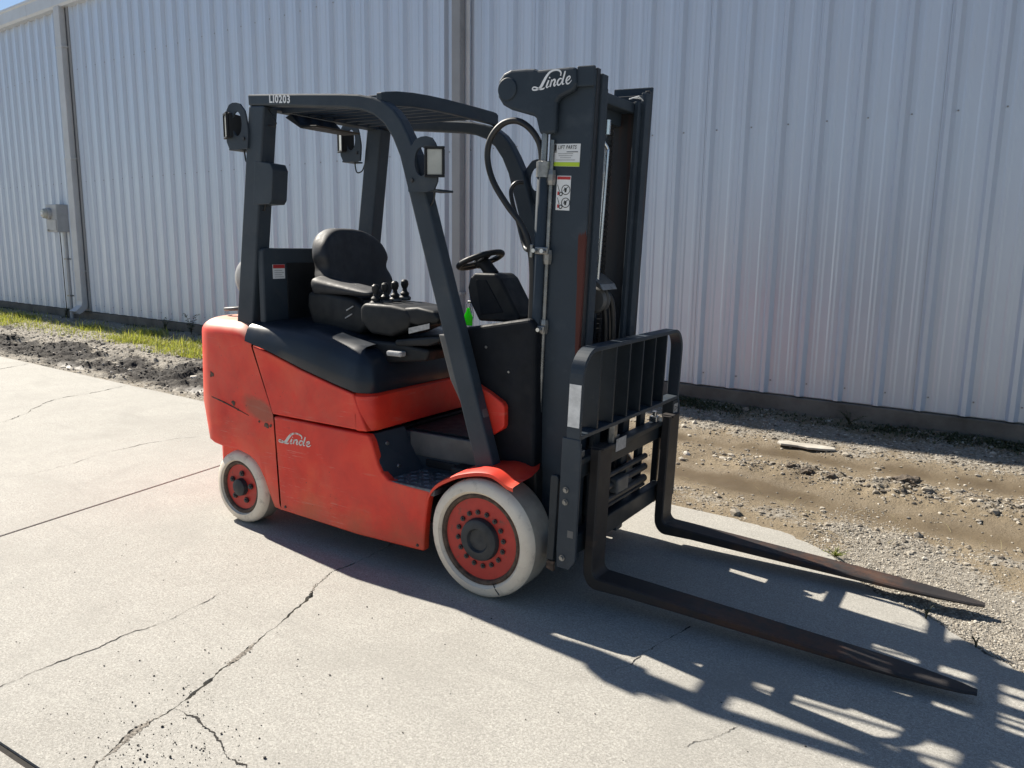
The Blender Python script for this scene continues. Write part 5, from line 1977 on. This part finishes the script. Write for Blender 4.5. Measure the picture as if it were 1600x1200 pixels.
for zc in (1.752, 1.700):
    V, F = lathe_vf([(0.0, 0.0205), (-0.0006, 0.0205), (-0.0006, 0.0175), (0.0, 0.0175)], (0.245, 0.2680, zc), 'y', 24, False)
    mk('prohibition_ring', V, F, 'black_print', s2)
    V, F = lathe_vf([(0.0, 0.009), (-0.0006, 0.009), (-0.0006, 0.005), (0.0, 0.005)], (0.222, 0.2680, zc-0.016), 'y', 18, False)
    mk('wheel_symbol', V, F, 'black_print', s2)
    a = [(0.206, zc-0.020), (0.214, zc-0.020), (0.214, zc-0.006), (0.206, zc-0.006)]
    V, F = prism_vf(a, 0.2674, 0.2680)
    mk('truck_symbol', V, F, 'red_print', s2)
    parts = [prism_vf([(0.205, zc+0.022), (0.207, zc+0.022), (0.217, zc-0.006), (0.214, zc-0.006)], 0.2674, 0.2680),
             prism_vf([(0.240, zc-0.010), (0.247, zc-0.010), (0.250, zc+0.004), (0.238, zc+0.010)], 0.2672, 0.2679), prism_vf([(0.234, zc-0.004), (0.256, zc+0.010), (0.256, zc+0.013), (0.234, zc-0.001)], 0.2672, 0.2679)]
    V, F = multi(parts)
    mk('figure_symbol', V, F, 'black_print', s2)
fpl = prism('post_label', [(-0.135, 1.40), (-0.085, 1.41), (-0.075, 1.345), (-0.125, 1.335)], mir(0.165)-0.0025, mir(0.165)-0.001, 'white_label', gfar, bevel=0)

# ---------------------------------------------------------------- load backrest and carriage
BY0, BY1 = 0.050, 1.150
XB0, XB1 = 0.377, 0.437


def u_frame():
    """flat bar bent into an inverted U"""
    r = 0.115
    zt = 1.135
    out, inn = [], []
    t = 0.018
    zb = 0.745
    for (off_, lst) in ((0, out), (t, inn)):
        lst.append((BY0+off_, zb))
        for i in range(11):
            a = math.pi-(math.pi/2)*i/10
            lst.append((BY0+r+(r-off_)*math.cos(a), zt-r+(r-off_)*math.sin(a)))
        for i in range(11):
            a = math.pi/2-(math.pi/2)*i/10
            lst.append((BY1-r+(r-off_)*math.cos(a), zt-r+(r-off_)*math.sin(a)))
        lst.append((BY1-off_, zb))
    n = len(out)
    V = []
    for x in (XB0, XB1):
        V += [(x, y, z) for y, z in out]+[(x, y, z) for y, z in inn]
    F = []
    for i in range(n-1):
        F += [(i, i+1, n+i+1, n+i), (2*n+i, 3*n+i, 3*n+i+1, 2*n+i+1), (i, 2*n+i, 2*n+i+1, i+1), (n+i, n+i+1, 3*n+i+1, 3*n+i)]
    F += [(0, n, 3*n, 2*n), (n-1, 3*n-1, 4*n-1, 2*n-1)]
    return V, F


V, F = u_frame()
br = mk('load_backrest', V, F, 'charcoal_paint', FK, bevel=0.0025, seg=1, ang=60, xf=tl)
br['label'] = 'charcoal load backrest with rounded frame and upright bars'
for y in (0.213, 0.358, 0.503, 0.648, 0.790, 0.930, 1.040):
    if y > 1.0:
        continue
    box('upright_bar', XB0-0.018, XB1-0.003, y-0.006, y+0.006, 0.79, 1.122, 'carriage_paint', br, bevel=0.0015, xf=tl)
box('lower_bar', XB0, XB1, BY0+0.0185, BY1-0.0185, 0.772, 0.789, 'charcoal_paint', br, bevel=0.002, xf=tl)
box('reflective_tape', XB0+0.004, XB1-0.004, BY0-0.0025, BY0-0.0005, 0.822, 0.995, 'reflective_tape', br, bevel=0, xf=tl)
# end plates bolted to the carriage
for (ya, yb, side_) in ((BY0-0.004, BY0+0.012, 0), (BY1-0.012, BY1+0.004, 1)):
    ep = prism('end_plate', [(0.362, 0.775), (0.438, 0.775), (0.448, 0.72), (0.450, 0.262), (0.424, 0.222), (0.368, 0.222), (0.362, 0.30)], ya, yb, 'charcoal_paint', br, bevel=0.003, xf=tl)
    if side_ == 0:
        for z in (0.560, 0.508, 0.268):
            V, F = lathe_vf([(0, 0.013), (-0.004, 0.013), (-0.004, 0.009), (-0.012, 0.008), (-0.012, 0)], (0.392, ya, z), 'y', 8)
            mk('bolt', V, F, 'zinc', br, xf=tl)
        box('scuff', 0.410, 0.436, ya-0.0012, ya-0.0002, 0.362, 0.392, 'grey_plastic', br, bevel=0, xf=tl)
    prism('roller_bar', [(0.320, 0.245), (0.352, 0.245), (0.356, 0.60), (0.350, 0.612), (0.326, 0.612), (0.320, 0.60)], ya-0.004, yb+0.004, 'carriage_paint', br, bevel=0.004, xf=tl)
    prism('roller_foot', [(0.318, 0.205), (0.352, 0.195), (0.354, 0.240), (0.320, 0.240)], ya, yb, 'rim_rust', br, bevel=0.003, xf=tl)

car = box('carriage', 0.345, 0.392, 0.085, 1.115, 0.575, 0.665, 'carriage_paint', FK, bevel=0.006, xf=tl)
car['label'] = 'dark fork carriage with horizontal bars'
box('carriage_bar', 0.345, 0.392, 0.085, 1.115, 0.235, 0.325, 'carriage_paint', car, bevel=0.006, xf=tl)
box('carriage_lip', 0.385, 0.412, 0.085, 1.115, 0.648, 0.672, 'carriage_paint', car, bevel=0.004, xf=tl)
for y in (0.41, 0.72, 0.92):
    box('carriage_plate', 0.318, 0.344, y-0.03, y+0.03, 0.235, 0.765, 'carriage_paint', car, bevel=0.004, xf=tl)
for z, r_, m_ in ((0.500, 0.014, 'dark_steel'), (0.445, 0.018, 'bright_steel'), (0.385, 0.020, 'dark_steel'), (0.352, 0.010, 'bright_steel')):
    tube('side_shift_rod', [tl((0.362, 0.39, z)), tl((0.362, 0.94, z))], r_, m_ if m_ == 'dark_steel' else 'dark_steel', car, n=12)
box('cylinder_block', 0.35, 0.395, 0.55, 0.68, 0.405, 0.475, 'grey_plastic', car, bevel=0.008, xf=tl)
for y in (0.16, 0.50, 0.98):
    V, F = multi([box_vf(0.36, 0.40, y-0.022, y+0.022, 0.672, 0.700), box_vf(0.37, 0.39, y-0.012, y+0.012, 0.700, 0.725)])
    mk('latch', V, F, 'zinc' if y < 0.9 else 'bright_steel', car, bevel=0.003, xf=tl)
box('valve', 0.372, 0.402, 0.455, 0.495, 0.665, 0.755, 'zinc', car, bevel=0.006, xf=tl)
box('id_plate', 0.4125, 0.4145, 0.46, 0.565, 0.632, 0.690, 'grey_label', car, bevel=0, xf=tl)
pl_ = box('safety_label', 0.4385, 0.4395, 1.082, 1.146, 0.66, 0.752, 'grey_label', br, bevel=0, xf=tl)
V = [(0.4402, 1.090, 0.742), (0.4402, 1.090, 0.715), (0.4402, 1.138, 0.729), (0.4402, 1.094, 0.736), (0.4402, 1.094, 0.721), (0.4402, 1.128, 0.729)]
mk('triangle_symbol', V, [(0, 1, 4, 3), (1, 2, 5, 4), (2, 0, 3, 5)], 'black_print', br, xf=tl)
box('right_cover', 0.380, 0.437, 1.075, 1.149, 0.56, 0.768, 'carriage_paint', br, bevel=0.003, xf=tl)


# ---------------------------------------------------------------- forks
def fork(y0, y1, label):
    yc = (y0+y1)/2
    hw = (y1-y0)/2
    # side outline: (x, z) top run and bottom run paired, with half-width factor
    top, bot = [], []
    sx = lambda z: 0.452+TILT*(z-0.35)
    for z in (0.690, 0.55, 0.40, 0.28, 0.19):
        top.append((sx(z), z, 1.0))
        bot.append((sx(z)-0.046, z+(0.0 if z > 0.2 else -0.025), 1.0))
    for i in range(1, 7):       # inner fillet and heel curve
        a = (math.pi/2)*i/6
        top.append((0.445+0.030*(1-math.cos(a)), 0.165-0.040*math.sin(a), 1.0))
        bot.append((0.400+0.060*(1-math.cos(a)), 0.150-0.078*math.sin(a), 1.0))
    xs = [0.60, 0.80, 1.0, 1.2, 1.4, 1.52, 1.62, 1.70, 1.77, 1.83, 1.865, 1.8786]
    for x in xs:
        t = (x-0.49)/(1.8786-0.49)
        zt = 0.125-0.078*t
        th = 0.048-0.036*t
        f = 1.0
        if x > 1.52:
            u = (x-1.52)/(1.8786-1.52)
            f = 1-0.60*u**1.7
        if x > 1.86:
            f *= 0.80
        top.append((x, zt, f))
        bot.append((x, zt-th, f))
    P = []
    c = 0.006
    for (a, b) in zip(top, bot):
        w_ = hw*a[2]
        tx, tz = a[0], a[1]
        bx, bz = b[0], b[1]
        dx, dz = (bx-tx), (bz-tz)
        l = math.hypot(dx, dz)
        ex, ez = dx/l*c, dz/l*c
        P.append([(tx, yc-w_+c, tz), (tx, yc+w_-c, tz), (tx+ex, yc+w_, tz+ez), (bx-ex, yc+w_, bz-ez), (bx, yc+w_-c, bz), (bx, yc-w_+c, bz), (bx-ex, yc-w_, bz-ez), (tx+ex, yc-w_, tz+ez)])
    o = grid('fork', P, 'fork_steel', FK, smooth=28, closed=True, capfirst=True, caplast=True)
    o['label'] = label
    V, F = multi([box_vf(0.40, 0.46, yc-hw*0.7, yc+hw*0.7, 0.69, 0.705)])
    mk('fork_hook', V, F, 'fork_steel', o, bevel=0.004, xf=tl)
    return o


fork(0.215, 0.342, 'long rusty fork nearer the camera')
fork(1.012, 1.139, 'long rusty fork nearer the building')
